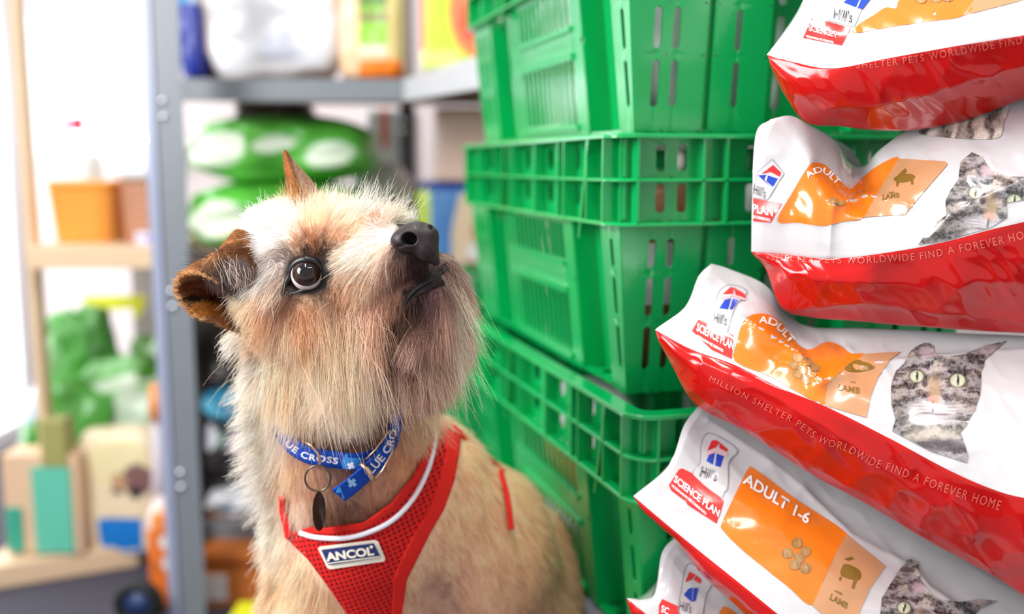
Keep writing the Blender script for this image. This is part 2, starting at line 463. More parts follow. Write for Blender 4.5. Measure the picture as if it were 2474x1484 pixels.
SLOG = mat('pale_red_print', (224, 98, 86), 0.25, coat=.4, var=.03); OLIVE = mat('olive_print', (128, 96, 34), .3, coat=.3)
KIB = mat('kibble_print', (0, 0, 0), 0.25, coat=0.5, attr='Col'); CATP = mat('cat_photo_print', (0, 0, 0), 0.22, coat=0.5, attr='Col')
OUTL = mat('grey_outline_print', (150, 150, 160), .3)

def kibcol(cx, cy, r):
    def fn(x, y):
        d = np.hypot(x-cx, y-cy)/r; n = vnoise(x/4, y/4, 0, 3)
        base = np.array(lin((198, 150, 90)))[None]*(1-d[:, None]*.45)*(.7+.5*n[:, None])
        return base
    return fn
def catcol(ex, ey, sc=1.0, rot=0.0):
    c, s = math.cos(-rot), math.sin(-rot)
    def fn(x, y):
        X0, Y0 = (x-ex)/sc, (y-ey)/sc
        X, Y = X0*c-Y0*s+2214, X0*s+Y0*c+911
        # face centre line from between the eyes (2264,915) to the mouth (2254,992)
        n1 = vnoise(X/9, Y/5, 0, 1); n2 = vnoise(X/3, Y/3, 0, 2); n3 = vnoise(X/22, Y/22, 0, 4)
        side = np.abs(X-2258)
        st = np.sin((Y-900)/6.2+np.where(X > 2258, -1, 1)*(X-2258)*.05+n1*3.2+n3*3)
        g = .27+.17*st+.26*(n2-.5)+.10*(n3-.5)
        g = g*np.clip(1.15-side/190, .6, 1.2)
        warm = np.clip(n3*1.2-.2, 0, 1)
        colr = np.stack([g*(1.02+.10*warm), g*.93, g*(.94-.16*warm)], -1)
        def blend(col, m): 
            nonlocal colr
            colr = colr*(1-m[:, None])+np.array(col)[None]*m[:, None]
        def spot(cx, cy, rx, ry, soft=.35): return np.clip((1.0+soft/2-np.hypot((X-cx)/rx, (Y-cy)/ry))/soft, 0, 1)
        blend((.56, .52, .52), spot(2230, 985, 30, 18, .9)*.75); blend((.56, .52, .52), spot(2283, 990, 34, 18, .9)*.75)
        blend((.58, .55, .54), spot(2256, 1012, 48, 15, 1.0)*.75)
        for k_ in range(3): blend((.2, .17, .17), spot(2222-k_*3, 975+k_*8, 22, 1.8, 1)*.6); blend((.2, .17, .17), spot(2296+k_*3, 978+k_*8, 22, 1.8, 1)*.6)
        blend((.60, .52, .42), spot(2258, 1050, 60, 16, .8)*.5); blend((.10, .07, .08), spot(2275, 1078, 70, 16, .7)*.8)
        blend((.42, .28, .16), spot(2256, 940, 15, 30, .8)*.8)
        blend((.60, .34, .26), spot(2255, 966, 14, 9, .4)*.9)
        blend((.12, .08, .10), spot(2253, 985, 2.6, 14, .6)); blend((.16, .10, .14), spot(2236, 1000, 20, 2.2, .8)*.9); blend((.16, .10, .14), spot(2274, 1003, 22, 2.2, .8)*.9)
        blend((.10, .06, .06), spot(2234, 928, 7, 10, .6)*.9); blend((.10, .06, .06), spot(2292, 928, 7, 9, .6)*.7)
        for (cx, cy, r) in ((2214, 911, 17), (2313, 921, 19)):
            blend((.03, .03, .03), spot(cx, cy-1, r*1.15, r*.98, .25)); blend((.52, .55, .36), spot(cx, cy, r*.95, r*.82, .25))
            blend((.66, .68, .50), spot(cx, cy+4, r*.6, r*.4, .8)*.6); blend((.03, .03, .03), spot(cx+1, cy-1, 3.0, r*.72, .5))
            blend((.9, .9, .9), spot(cx-4, cy-5, 2.6, 2.2, .5))
        blend((.60, .44, .48), spot(2237, 852, 17, 13, .8)*.8); blend((.60, .44, .48), spot(2390, 843, 30, 10, .8)*.6)
        return np.clip(colr, .01, 1)
    return fn
def furcol(x, y):
    n = vnoise(x/16+y/60, y/30, 0, 8); s_ = np.sin(x/9+n*5+y/25.); n2 = vnoise(x/3, y/3, 0, 9)
    g = np.clip(.44+.30*s_+.3*(n2-.5), .03, .9)
    return np.stack([g, g*.88, g*.76], -1)

def make_bag(label, rows, creases, seed, depth_back=.14, amp=.0014):
    """rows: columns along the bag of (T, M1, M2, C, G, B) picture points with their distances"""
    A = []
    for T, M1, M2, C, G, B, (dt, dc, db) in rows:
        T, C, B = np.array(T, float), np.array(C, float), np.array(B, float)
        m1 = T*.66+C*.34 if M1 is None else np.array(M1, float); m2 = T*.33+C*.67 if M2 is None else np.array(M2, float)
        g = (C+B)/2 if G is None else np.array(G, float)
        w = min(1, np.hypot(*(B-C))/90)
        A.append([P(*T, dt), P(*m1, dt*.62+dc*.38-.010*w), P(*m2, dt*.28+dc*.72-.010*w), P(*C, dc), P(*g, (dc+db)/2-.012*w), P(*B, db)])
    A = np.array(A)                                        # K,6,3
    NU, NF, NG = 330, 84, 44
    A = catmull(A, NU)
    tf = np.linspace(0, 3, NF); 
    Sf = catmull(A[:, :4].swapaxes(0, 1), NF).swapaxes(0, 1)
    Sg = catmull(A[:, 3:].swapaxes(0, 1), NG).swapaxes(0, 1)
    def wrinkle(S, amt, rs, tt):
        n, m = S.shape[:2]
        du = np.gradient(S, axis=0); dv = np.gradient(S, axis=1); N = np.cross(du, dv); N /= np.linalg.norm(N, axis=2, keepdims=True)+1e-12
        view = S-CAMP; sg = np.sign((N*view).sum(2)); N *= -sg[..., None]
        pp = pix(S.reshape(-1, 3)); x, y = pp[:, 0].reshape(n, m), pp[:, 1].reshape(n, m)
        h = amt*(1-np.abs(2*vnoise(x/110+y/200, y/70, 0, seed+rs)-1))*1.0+amt*.8*(1-np.abs(2*vnoise(x/45-y/60, y/50, 0, seed+rs+1)-1))
        for pl, a, wd in creases: h = h+a*np.exp(-(polydist(x, y, pl)/wd)**1.3)
        edge = np.minimum(1, np.minimum(np.arange(n)[:, None]/10., 1))*np.sin(np.pi*np.clip(tt, 0, 1))[None, :]**.4
        return S+N*(h*edge)[..., None]
    Sf = wrinkle(Sf, amp, 0, np.linspace(0, 1, NF)); Sg = wrinkle(Sg, amp*1.7, 5, np.linspace(0, 1, NG))
    Sg[:, 0] = Sf[:, -1]
    # back: runs away from the front edges and closes; pinched flat at the end seal
    u = np.linspace(0, 1, NU); open_ = np.minimum(1, u/.16)**.6
    NB = 16; Bk = np.zeros((NU, NB, 3))
    loop = np.concatenate([Sf, Sg[:, 1:]], 1); li = np.linspace(0, loop.shape[1]-1, NB).round().astype(int)
    for i in range(NU):
        T, B = Sf[i, 0], Sg[i, -1]; o = open_[i]
        vt = (T-CAMP)/np.linalg.norm(T-CAMP); vb = (B-CAMP)/np.linalg.norm(B-CAMP); d = depth_back
        T2, B2 = T*.94+B*.06, T*.06+B*.94
        c = catmull(np.array([T, T2+vt*d*.35, T2+vt*d*.8, T*.85+B*.15+vt*d*1.0, T*.15+B*.85+vb*d*1.0, B2+vb*d*.8, B2+vb*d*.35, B]), NB)
        fl = loop[i][li]; fl = fl+(fl-CAMP)/np.linalg.norm(fl-CAMP, axis=1, keepdims=True)*.0016
        Bk[i] = fl*(1-o)+c*o
        Bk[i, :, 1] = np.minimum(Bk[i, :, 1], np.maximum(.872+.285*(Bk[i, :, 0]-.12), fl[:, 1]))
        Bk[i, 0] = T; Bk[i, -1] = B
    root = empty('cat_food_bag', tuple(np.mean(Sf.reshape(-1, 3), 0)*[1, 1, 0]+[0, 0, Sg[..., 2].min()]), label, 'pet food bag', 'cat food bags piled at the right')
    front, side, back = MB(), MB(), MB()
    front.grid(Sf, FILM); side.grid(Sg, REDF)
    mbv = []; V = Sf.reshape(-1, 3); fsl = front.f[:]
    bf = BVHTree.FromPolygons([tuple(p) for p in V], fsl); bg = BVHTree.FromPolygons([tuple(p) for p in Sg.reshape(-1, 3)], side.f[:])
    back.grid(Bk, FILM)
    back.add([tuple(p) for p in np.concatenate([Sf[-1], Sg[-1][1:], Bk[-1][::-1][1:-1]])], [tuple(range(NF+NG-1+NB-2))], FILM)
    return root, front, side, back, bf, bg
def finish_bag(b):
    root, front, side, back, bf, bg = b
    front.build('front_panel', root); g = side.build('side_gusset', root); g['label'] = 'red side gusset with pale lettering'; back.build('back_panel', root)
def lettered(b, txt, fn, m, bold=.02, off=.0009, which='f', spacing=1.0):
    lay(text_bm(txt, fn, bold, spacing), b[4] if which == 'f' else b[5], b[1] if which == 'f' else b[2], m, off)
def shape(b, pl, m, off=.0004, which='f', pitch=14, colfn=None):
    lay(flat_poly([pl]), b[4] if which == 'f' else b[5], b[1] if which == 'f' else b[2], m, off, pitch, colfn)
SLOGAN = 'SHELTER PETS WORLDWIDE FIND A FOREVER HOME'
R = lambda T, C, B, d, M1=None, M2=None, G=None: (T, M1, M2, C, G, B, d)

# topmost bag
b = make_bag('topmost cat food bag, orange panel cut off by the top edge of the photo', [
    R((1960, -40), (1853, 132), (1856, 138), (.86, .83, .835), (1925, 30), (1885, 90)),
    R((2030, -90), (1925, 152), (1934, 285), (.86, .81, .84), None, None, (1930, 215)),
    R((2150, -130), (2015, 165), (2035, 306), (.86, .79, .83)), R((2300, -160), (2150, 140), (2180, 316), (.85, .77, .82)),
    R((2420, -180), (2300, 113), (2330, 292), (.84, .75, .81)), R((2560, -200), (2474, 85), (2480, 238), (.82, .74, .8)),
    R((2760, -230), (2700, 40), (2710, 180), (.8, .72, .78))],
    [([(2290, 85), (2474, 20)], -.0016, 10), ([(2070, 75), (2060, 150)], .0012, 9), ([(2240, 60), (2330, -30)], .0012, 12), ([(2000, 250), (2150, 240), (2470, 150)], .0022, 14)], 11)
shape(b, smooth_poly([(2064, 80), (2075, 60), (2110, 38), (2140, 19), (2165, 20), (2190, -5), (2361, -12), (2328, 38), (2247, 52), (2150, 66)]), ORANGE)
shape(b, [(2361, -12), (2450, -14), (2474, 0), (2400, 20), (2328, 38)], TAN, .0005)
shape(b, [(1941, 92), (1962, 43), (2056, 68), (2034, 110)], BANNER)
shape(b, [(1998, 50), (2016, -10), (2090, 5), (2064, 66)], FILM, .0007); 
lettered(b, 'SCIENCE P', line_map(1956, 76, 10.5, 2.6, -4, -15), WPRINT, .03, .0011)
lettered(b, 'VETERINARIAN RECOMMENDED', line_map(1950, 92, 3.2, .72, -2, -6), WPRINT, .02, .0011)
lettered(b, "Hill's", line_map(2012, 48, 17, 4, 3, -26), INK, .0, .0018)
shape(b, [(2038, 8), (2060, -12), (2082, -12), (2068, 20)], LOGOB, .001); shape(b, [(2072, 22), (2086, -12), (2112, -12), (2084, 24)], LOGOB, .001)
for cx, cy in ((2225, -2), (2262, -3), (2290, -6), (2248, -14)): shape(b, disc(cx, cy, 16, 12), KIB, .0008, colfn=kibcol(cx, cy, 15))
lettered(b, 'N SHELTER PETS WORLDWIDE FIND', PathMap([(2040, 166), (2127, 161), (2209, 150), (2290, 136), (2372, 122), (2470, 104)], 14, 20), SLOG, .0, .0008, 'g', 1.25)
finish_bag(b)

# second bag, with the deep fold
b = make_bag('second cat food bag from the top, its white end pinched into a deep v-shaped fold', [
    R((1862, 288), (1815, 608), (1817, 612), (.84, .83, .835), (1826, 325), (1817, 480)),
    R((1910, 280), (1900, 615), (1850, 650), (.84, .82, .84)), R((1955, 302), (1975, 624), (1890, 745), (.84, .80, .84)),
    R((2015, 338), (2040, 623), (1970, 768), (.85, .79, .83)), R((2052, 392), (2100, 617), (2070, 776), (.86, .78, .82)),
    R((2088, 402), (2160, 608), (2150, 784), (.86, .775, .82)), R((2125, 362), (2225, 597), (2230, 790), (.85, .77, .81)),
    R((2205, 306), (2310, 578), (2310, 796), (.84, .76, .80)), R((2300, 262), (2390, 556), (2390, 801), (.83, .75, .80)),
    R((2474, 222), (2500, 530), (2500, 806), (.82, .74, .79)), R((2700, 180), (2700, 480), (2700, 815), (.8, .72, .77))],
    [([(1980, 400), (2060, 470), (2130, 430), (2175, 380)], -.006, 22), ([(1955, 395), (1880, 520)], .003, 22), ([(2010, 500), (2090, 478), (2200, 505)], .0035, 14),
     ([(2007, 500), (2005, 620)], .002, 9), ([(2250, 575), (2300, 520), (2474, 440)], .0045, 14), ([(1860, 630), (1960, 670), (2100, 680)], .0025, 16), ([(1900, 740), (2100, 720), (2300, 750), (2474, 770)], .0028, 14)], 23)
shape(b, smooth_poly([(1878, 534), (1912, 470), (1955, 400), (1980, 394), (1999, 404), (2026, 434), (2056, 457), (2087, 427), (2133, 394), (2172, 384), (2122, 465), (2087, 526), (2040, 535), (1987, 546), (1930, 538)]), ORANGE, .0005, pitch=10)
shape(b, [(2172, 384), (2284, 391), (2290, 398), (2202, 500), (2187, 519), (2087, 526), (2122, 465)], TAN, .0006, pitch=10)
lettered(b, 'ADULT', PathMap([(1952, 432), (1972, 420), (1995, 424), (2020, 448)], 15), WPRINT, .03, .0010)
shape(b, disc(2012, 486, 13, 7), KIB, .0009, colfn=kibcol(2012, 486, 13)); shape(b, disc(2030, 492, 10, 5), KIB, .0009, colfn=kibcol(2030, 492, 10))
shape(b, disc(2186, 432, 26, 10, 20, -.15), OLIVE, .0009)
for p in ([(2166, 438), (2174, 438), (2170, 452), (2166, 452)], [(2200, 434), (2206, 432), (2208, 446), (2203, 448)], [(2170, 425), (2188, 408), (2192, 416), (2180, 428)]): shape(b, p, OLIVE, .0009)
lettered(b, 'with', line_map(2148, 470, 6, 0, 0, -7), OLIVE, 0, .0009); lettered(b, 'LAMB', line_map(2132, 484, 12, -1.5, 0, -12), OLIVE, .01, .0009)
shape(b, [(1815, 478), (1890, 492), (1862, 538), (1815, 534)], BANNER, .0005); lettered(b, 'PLAN', line_map(1818, 512, 15, 3, 0, -20), WPRINT, .03, .001)
lettered(b, 'RECOMMENDED', line_map(1818, 526, 4.2, .9, 0, -7), WPRINT, .02, .001)
shape(b, [(1818, 478), (1830, 415), (1866, 384), (1896, 420), (1856, 484)], OUTL, .0005); shape(b, [(1819, 477), (1832, 416), (1866, 387), (1893, 420), (1855, 481)], FILM, .0007)
shape(b, [(1840, 420), (1868, 399), (1888, 418), (1884, 428), (1862, 416)], LOGOR, .001); shape(b, [(1832, 424), (1852, 422), (1846, 434), (1862, 452)], LOGOB, .001)
shape(b, [(1856, 424), (1880, 432), (1868, 452), (1852, 438)], LOGOB, .001)
lettered(b, "Hill's", line_map(1820, 468, 11, 4, 2, -24), INK, .0, .0018)
lettered(b, 'SHELTER PETS WORLDWIDE FIND A FOREVER HO', PathMap([(1862, 628), (1940, 634), (2000, 636), (2068, 637), (2126, 633), (2183, 630), (2241, 624), (2318, 609), (2394, 595), (2474, 577)], 13, 21), SLOG, .0, .0008, 'g', 1.2)
cat2 = [(2288, 520), (2284, 488), (2296, 462), (2316, 434), (2321, 392), (2348, 369), (2372, 380), (2390, 408), (2433, 427), (2490, 430), (2500, 480), (2430, 490), (2433, 526), (2394, 550), (2290, 580), (2218, 592), (2252, 546), (2282, 524)]
shape(b, cat2, CATP, .0007, pitch=2.6, colfn=catcol(2357, 467, .95, .1))
shape(b, smooth_poly([(2220, 321), (2262, 294), (2337, 272), (2433, 254), (2424, 300), (2414, 333), (2356, 338), (2264, 331)]), CATP, .0007, pitch=2.8, colfn=furcol)
finish_bag(b)

# third bag, whole cat face
b = make_bag('third cat food bag from the top, showing the whole tabby cat face', [
    R((1718, 637), (1583, 797), (1584, 802), (.85, .82, .822), (1688, 668), (1655, 742)),
    R((1762, 650), (1672, 845), (1622, 880), (.86, .80, .82), (1738, 705), (1700, 790)), R((1850, 690), (1775, 882), (1682, 978), (.86, .78, .815)),
    R((1905, 762), (1880, 935), (1800, 1042), (.86, .765, .80)), R((1965, 790), (2000, 985), (1950, 1140), (.85, .75, .79)),
    R((2080, 793), (2150, 1060), (2100, 1222), (.84, .735, .78)), R((2200, 798), (2300, 1140), (2250, 1312), (.83, .72, .77)),
    R((2340, 806), (2420, 1190), (2400, 1392), (.82, .71, .76)), R((2474, 812), (2520, 1212), (2500, 1455), (.81, .70, .75)), R((2700, 830), (2700, 1250), (2700, 1560), (.79, .69, .74))],
    [([(1790, 778), (1860, 826), (1920, 862), (1976, 934)], .0042, 12), ([(1976, 934), (2100, 892), (2250, 872), (2400, 856), (2520, 853)], .0042, 12),
     ([(1900, 800), (1960, 850), (2030, 830)], -.003, 22), ([(1700, 880), (1880, 960), (2050, 1060), (2250, 1210)], .0022, 12), ([(1680, 940), (1900, 1080), (2150, 1220), (2400, 1360)], .0028, 18),
     ([(2150, 1060), (2200, 1130)], .0025, 9), ([(2300, 1200), (2360, 1290)], .002, 10)], 37)
shape(b, smooth_poly([(1776, 874), (1780, 830), (1789, 793), (1802, 770), (1822, 760), (1853, 760), (1888, 780), (1910, 812), (1931, 836), (1957, 846), (1996, 827), (2030, 836), (2056, 855), (2088, 857), (2040, 895), (1997, 930), (1991, 978), (1930, 950), (1860, 910)]), ORANGE, .0005, pitch=10)
shape(b, [(2089, 856), (2177, 851), (2147, 874), (2121, 913), (2103, 956), (2093, 1010), (1992, 980), (1997, 930)], TAN, .0006, pitch=10)
lettered(b, 'ADULT', PathMap([(1832, 782), (1860, 786), (1885, 806), (1908, 832)], 17), WPRINT, .03, .001)
for cx, cy in ((1925, 866), (1950, 876), (1968, 890), (1918, 884), (1938, 896), (1926, 905), (1960, 905), (1946, 920)): shape(b, disc(cx, cy, 13, 10, 14, .4), KIB, .0009, colfn=kibcol(cx, cy, 13))
shape(b, smooth_poly([(2040, 892), (2068, 872), (2100, 880), (2112, 890), (2090, 898), (2060, 900)]), OLIVE, .0008)
lettered(b, 'LAMB', line_map(2023, 944, 15, 2.6, 1, -15), OLIVE, .01, .0009); lettered(b, 'with', line_map(2052, 926, 6, 1, 0, -6), OLIVE, 0, .0009)
shape(b, [(1672, 800), (1688, 772), (1772, 811), (1768, 868), (1720, 846)], BANNER, .0005)
lettered(b, 'SCIENCE PLAN', line_map(1683, 800, 9.6, 5.0, 3, -19), WPRINT, .03, .001); lettered(b, 'VETERINARIAN RECOMMENDED', line_map(1684, 816, 3.1, 1.8, 0, -7), WPRINT, .02, .001)
shape(b, smooth_poly([(1708, 790), (1726, 735), (1740, 700), (1768, 688), (1806, 706), (1776, 745), (1752, 812)]), OUTL, .0005); shape(b, smooth_poly([(1710, 789), (1728, 735), (1742, 702), (1768, 691), (1802, 707), (1774, 744), (1750, 809)]), FILM, .0007)
shape(b, [(1746, 713), (1763, 696), (1772, 697), (1770, 712)], LOGOR, .001); shape(b, [(1772, 697), (1798, 712), (1802, 722), (1776, 714)], LOGOR, .001)
shape(b, [(1742, 722), (1770, 713), (1802, 724), (1796, 728), (1768, 718), (1746, 727)], PINK, .001)
shape(b, [(1738, 746), (1750, 727), (1766, 722), (1758, 749)], LOGOB, .001); shape(b, [(1762, 749), (1770, 722), (1784, 728), (1768, 750)], LOGOB, .001)
lettered(b, "Hill's", line_map(1722, 780, 12, 3.5, 3, -24), INK, .0, .0018)
lettered(b, 'MILLION ' + SLOGAN, PathMap([(1712, 918), (1784, 954), (1853, 991), (1914, 1021), (1983, 1069), (2043, 1088), (2103, 1122), (2160, 1142), (2285, 1190), (2414, 1232)], 13, 24), SLOG, .0, .0008, 'g', 1.25)
cat3 = [(360, 620), (362, 560), (370, 500), (400, 420), (470, 350), (520, 260), (560, 220), (600, 195), (650, 175), (690, 178), (725, 205), (730, 260), (790, 285), (900, 285), (1000, 270), (1080, 235), (1180, 195), (1350, 160), (1300, 200), (1230, 260), (1160, 325), (1150, 380), (1130, 420), (1130, 520), (1120, 620), (1080, 740), (1000, 880), (950, 940), (990, 1040), (1015, 1130), (1010, 1200), (700, 1100), (370, 925), (400, 830), (365, 700)]
cat3 = [(2050+x*.283, 780+y*.283) for x, y in cat3]
shape(b, cat3, CATP, .0007, pitch=2.3, colfn=catcol(2214, 911))
finish_bag(b)

# fourth bag, the readable one
b = make_bag('fourth cat food bag from the top, flat white front with large ADULT 1-6 panel', [
    R((1686, 983), (1530, 1199), (1532, 1204), (.83, .80, .802), (1652, 1030), (1615, 1125)),
    R((1745, 1000), (1620, 1275), (1632, 1296), (.84, .78, .80), (1702, 1090), (1662, 1190)), R((1850, 1060), (1700, 1340), (1712, 1402), (.84, .765, .79)),
    R((2000, 1160), (1800, 1420), (1822, 1500), (.83, .745, .78)), R((2150, 1242), (1905, 1505), (1930, 1600), (.82, .73, .77)),
    R((2300, 1335), (2050, 1620), (2070, 1740), (.81, .715, .76)), R((2474, 1440), (2220, 1760), (2240, 1900), (.80, .70, .75)),
    R((2650, 1545), (2400, 1900), (2420, 2050), (.79, .69, .74))],
    [([(1705, 1018), (1780, 1068), (1900, 1150), (2052, 1300), (2200, 1376), (2240, 1425), (2320, 1480)], .0038, 13), ([(1600, 1200), (1680, 1290), (1780, 1370)], -.0016, 16)], 41)
shape(b, smooth_poly([(1744, 1266), (1752, 1245), (1800, 1146), (1808, 1134), (1822, 1133), (1920, 1205), (2046, 1291), (2024, 1327), (1990, 1400), (1960, 1462), (1900, 1415), (1800, 1335), (1746, 1282)], 90), ORANGE, .0005)
shape(b, [(2024, 1327), (2046, 1291), (2067, 1310), (2138, 1368), (2100, 1425), (2071, 1490), (2040, 1530), (1962, 1464)], TAN, .0006)
lettered(b, 'ADULT 1-6', line_map(1794, 1168, 23.0, 14.8, 9, -24), WPRINT, .035, .0011)
for cx, cy in ((1925, 1313), (1945, 1334), (1902, 1338), (1919, 1366), (1931, 1349), (1945, 1374)): shape(b, disc(cx, cy, 14, 13, 18), KIB, .0009, colfn=kibcol(cx, cy, 14))
shape(b, smooth_poly([(2030, 1380), (2040, 1364), (2064, 1372), (2078, 1384), (2074, 1402), (2050, 1400), (2032, 1392)]), OLIVE, .0009)
for p in ([(2027, 1396), (2033, 1394), (2030, 1404), (2026, 1404)], [(2062, 1400), (2070, 1402), (2062, 1424), (2056, 1422)], [(2038, 1352), (2056, 1346), (2062, 1352), (2048, 1356)]): shape(b, p, OLIVE, .0009)
lettered(b, 'with', line_map(2014, 1430, 7.5, 3.8, 2, -7), OLIVE, .01, .0009); lettered(b, 'LAMB', line_map(2002, 1448, 12, 7, 5, -14), OLIVE, .02, .0009)
shape(b, smooth_poly([(1676, 1148), (1690, 1118), (1694, 1070), (1716, 1046), (1782, 1086), (1762, 1120), (1752, 1190)]), OUTL, .0005); shape(b, smooth_poly([(1678, 1147), (1692, 1118), (1696, 1071), (1717, 1049), (1778, 1087), (1759, 1119), (1750, 1187)]), FILM, .0007)
shape(b, [(1616, 1173), (1640, 1135), (1648, 1132), (1676, 1146), (1749, 1212), (1731, 1266), (1716, 1256), (1661, 1220), (1656, 1212), (1622, 1186)], BANNER, .0005)
shape(b, [(1674, 1147), (1682, 1128), (1752, 1178), (1744, 1204), (1722, 1190), (1700, 1172)], FILM, .0008)
lettered(b, 'SCIENCE PLAN', line_map(1627, 1164, 11.6, 9.3, 5, -16), WPRINT, .035, .0012); lettered(b, 'VETERINARIAN RECOMMENDED', line_map(1622, 1176, 4.1, 3.4, 1, -7), WPRINT, .02, .0012)
shape(b, [(1708, 1090), (1718, 1066), (1728, 1064), (1738, 1070), (1728, 1082)], LOGOR, .001); shape(b, [(1738, 1071), (1757, 1086), (1756, 1094), (1736, 1084)], LOGOR, .001)
shape(b, [(1706, 1096), (1730, 1086), (1758, 1098), (1754, 1103), (1730, 1092), (1708, 1102)], PINK, .001)
shape(b, [(1706, 1115), (1712, 1100), (1726, 1096), (1722, 1124)], LOGOB, .001); shape(b, [(1727, 1126), (1731, 1097), (1748, 1104), (1740, 1130)], LOGOB, .001)
lettered(b, "Hill's", line_map(1688, 1152, 15, 5.2, 6, -26), INK, .0, .0018)
cat4 = [(2118, 1560), (2126, 1484), (2130, 1445), (2150, 1413), (2169, 1382), (2193, 1354), (2209, 1348), (2219, 1358), (2222, 1401), (2248, 1433), (2272, 1449), (2319, 1456), (2366, 1449), (2408, 1453), (2366, 1472), (2350, 1492), (2350, 1560)]
shape(b, cat4, CATP, .0007, pitch=2.6, colfn=catcol(2183, 1470, .95, .25))
finish_bag(b)

# fifth bag at the bottom
b = make_bag('lowest cat food bag in view, only its white corner and logo showing', [
    R((1640, 1292), (1514, 1446), (1515, 1450), (.83, .80, .802), (1600, 1335), (1578, 1440)),
    R((1702, 1335), (1580, 1500), (1560, 1540), (.84, .79, .81)), R((1790, 1430), (1690, 1590), (1660, 1660), (.835, .78, .80)),
    R((1900, 1545), (1820, 1700), (1790, 1790), (.83, .77, .79)), R((2060, 1680), (1980, 1850), (1950, 1950), (.82, .76, .78)),
    R((2250, 1840), (2180, 2000), (2150, 2100), (.81, .75, .77))],
    [([(1640, 1340), (1700, 1390), (1790, 1480)], .002, 10)], 53)
shape(b, smooth_poly([(1640, 1480), (1646, 1420), (1655, 1374), (1672, 1362), (1720, 1400), (1706, 1440), (1690, 1500)]), OUTL, .0005); shape(b, smooth_poly([(1642, 1479), (1648, 1420), (1657, 1376), (1672, 1365), (1717, 1401), (1704, 1440), (1688, 1498)]), FILM, .0007)
shape(b, [(1654, 1408), (1664, 1382), (1680, 1390), (1670, 1402)], LOGOR, .001); shape(b, [(1682, 1391), (1694, 1402), (1690, 1412), (1674, 1402)], LOGOR, .001)
shape(b, [(1651, 1438), (1662, 1424), (1672, 1420), (1670, 1456)], LOGOB, .001); shape(b, [(1674, 1422), (1686, 1422), (1680, 1452), (1672, 1456)], LOGOB, .001)
lettered(b, "Hill's", line_map(1638, 1474, 11, 3.5, 3, -22), INK, .0, .0018)
shape(b, [(1592, 1462), (1600, 1448), (1640, 1466), (1640, 1520), (1590, 1500)], BANNER, .0005); lettered(b, 'SC', line_map(1596, 1478, 11, 5, 3, -16), WPRINT, .03, .001)
shape(b, smooth_poly([(1738, 1500), (1744, 1470), (1760, 1470), (1800, 1505), (1780, 1550)]), ORANGE, .0005)
finish_bag(b)
# ------------------------------------------------------------------ the room
WALL = mat('wall_paint', (222, 210, 208), 0.8, 0.3, var=.02, scale=3)
CARPET = mat('dark_grey_carpet', (84, 82, 92), 0.95, 0.1, var=.25, scale=300, bump=.4, bscale=500)
WOOD = mat('pale_wood', (226, 196, 160), 0.5, 0.4, var=.08, scale=12)
GREY = mat('grey_steel_paint', (118, 124, 130), 0.38, 0.5, var=.06, scale=30)
GREYD = mat('dark_steel_paint', (88, 92, 100), 0.4, 0.5, var=.06, scale=30)
CHROME = mat('bolt_metal', (225, 228, 235), 0.2, metal=1.0)
WHITEP = mat('white_plastic', (244, 244, 246), 0.4)
PRINT = mat('printed_film', (0, 0, 0), 0.35, 0.5, attr='Col', coat=.25)
PAPER = mat('printed_paper', (0, 0, 0), 0.6, 0.3, attr='Col')
def px(x, y, D): return P(x, y, D)
def wbox(mb, x0, y0, x1, y1, D, depth, m, D2=None):
    """box whose front spans the given picture rectangle at distance D"""
    a, b = P(x0, y1, D), P(x1, y0, D)
    return mb.box((a[0], D, max(.001, min(a[2], b[2]))), (b[0], D+depth, max(a[2], b[2])), m)
LX, BY, CEIL = -1.66, 3.35, 2.7
fl = MB(); fl.box((-1.7, -0.3, -.02), (2.6, 3.43, 0), CARPET); structure(fl.build('floor', smooth=False))
wa, wb = P(100, 345, BY), P(372, 55, BY)
w = MB()
w.box((LX, BY, 0), (wa[0], BY+.08, CEIL), WALL); w.box((wb[0], BY, 0), (2.6, BY+.08, CEIL), WALL)
w.box((wa[0], BY, 0), (wb[0], BY+.08, wa[2]), WALL); w.box((wa[0], BY, wb[2]), (wb[0], BY+.08, CEIL), WALL)
structure(w.build('wall_back', smooth=False))
w = MB(); w.box((LX-.06, -.3, 0), (LX, 2.0, CEIL), WALL); w.box((LX-.06, 2.0, 0), (LX, BY, .02), WALL); w.box((LX-.06, 2.0, 2.1), (LX, BY, CEIL), WALL)
structure(w.build('wall_left', smooth=False))
fr = MB(); FRM = WHITEP
def daylit(name, st):
    m_ = mat(name, (246, 249, 255), .3, var=.02, scale=2, emit=st); return m_
for (y0, y1, z0, z1) in ((2.0, 2.05, .02, 2.1), (3.29, 3.34, .02, 2.1), (2.05, 3.29, .02, .08), (2.05, 3.29, 2.04, 2.1)): fr.box((LX-.05, y0, z0), (LX+.01, y1, z1), FRM)
fr.box((LX-.045, 2.05, .08), (LX-.035, 3.29, 2.04), daylit('daylit_door_glass', 2.6)); structure(fr.build('window_2', smooth=False))
fr = MB()
for (x0, x1, z0, z1) in ((wa[0]-.03, wa[0]+.01, wa[2]-.03, wb[2]+.03), (wb[0]-.01, wb[0]+.03, wa[2]-.03, wb[2]+.03), (wa[0], wb[0], wb[2]-.005, wb[2]+.03), (wa[0], wb[0], wa[2]-.03, wa[2]+.005)):
    fr.box((x0, BY-(.012 if x1-x0 < .1 else .015), z0), (x1, BY+.02, z1), FRM)
mx_ = P(205, 200, BY)[0]; fr.box((mx_-.012, BY-.012, wa[2]), (mx_+.012, BY+.02, wb[2]), FRM)
fr.box((wa[0]+.002, BY+.045, wa[2]+.002), (wb[0]-.002, BY+.055, wb[2]-.002), daylit('daylit_window_glass', 7.5)); structure(fr.build('window_1', smooth=False))
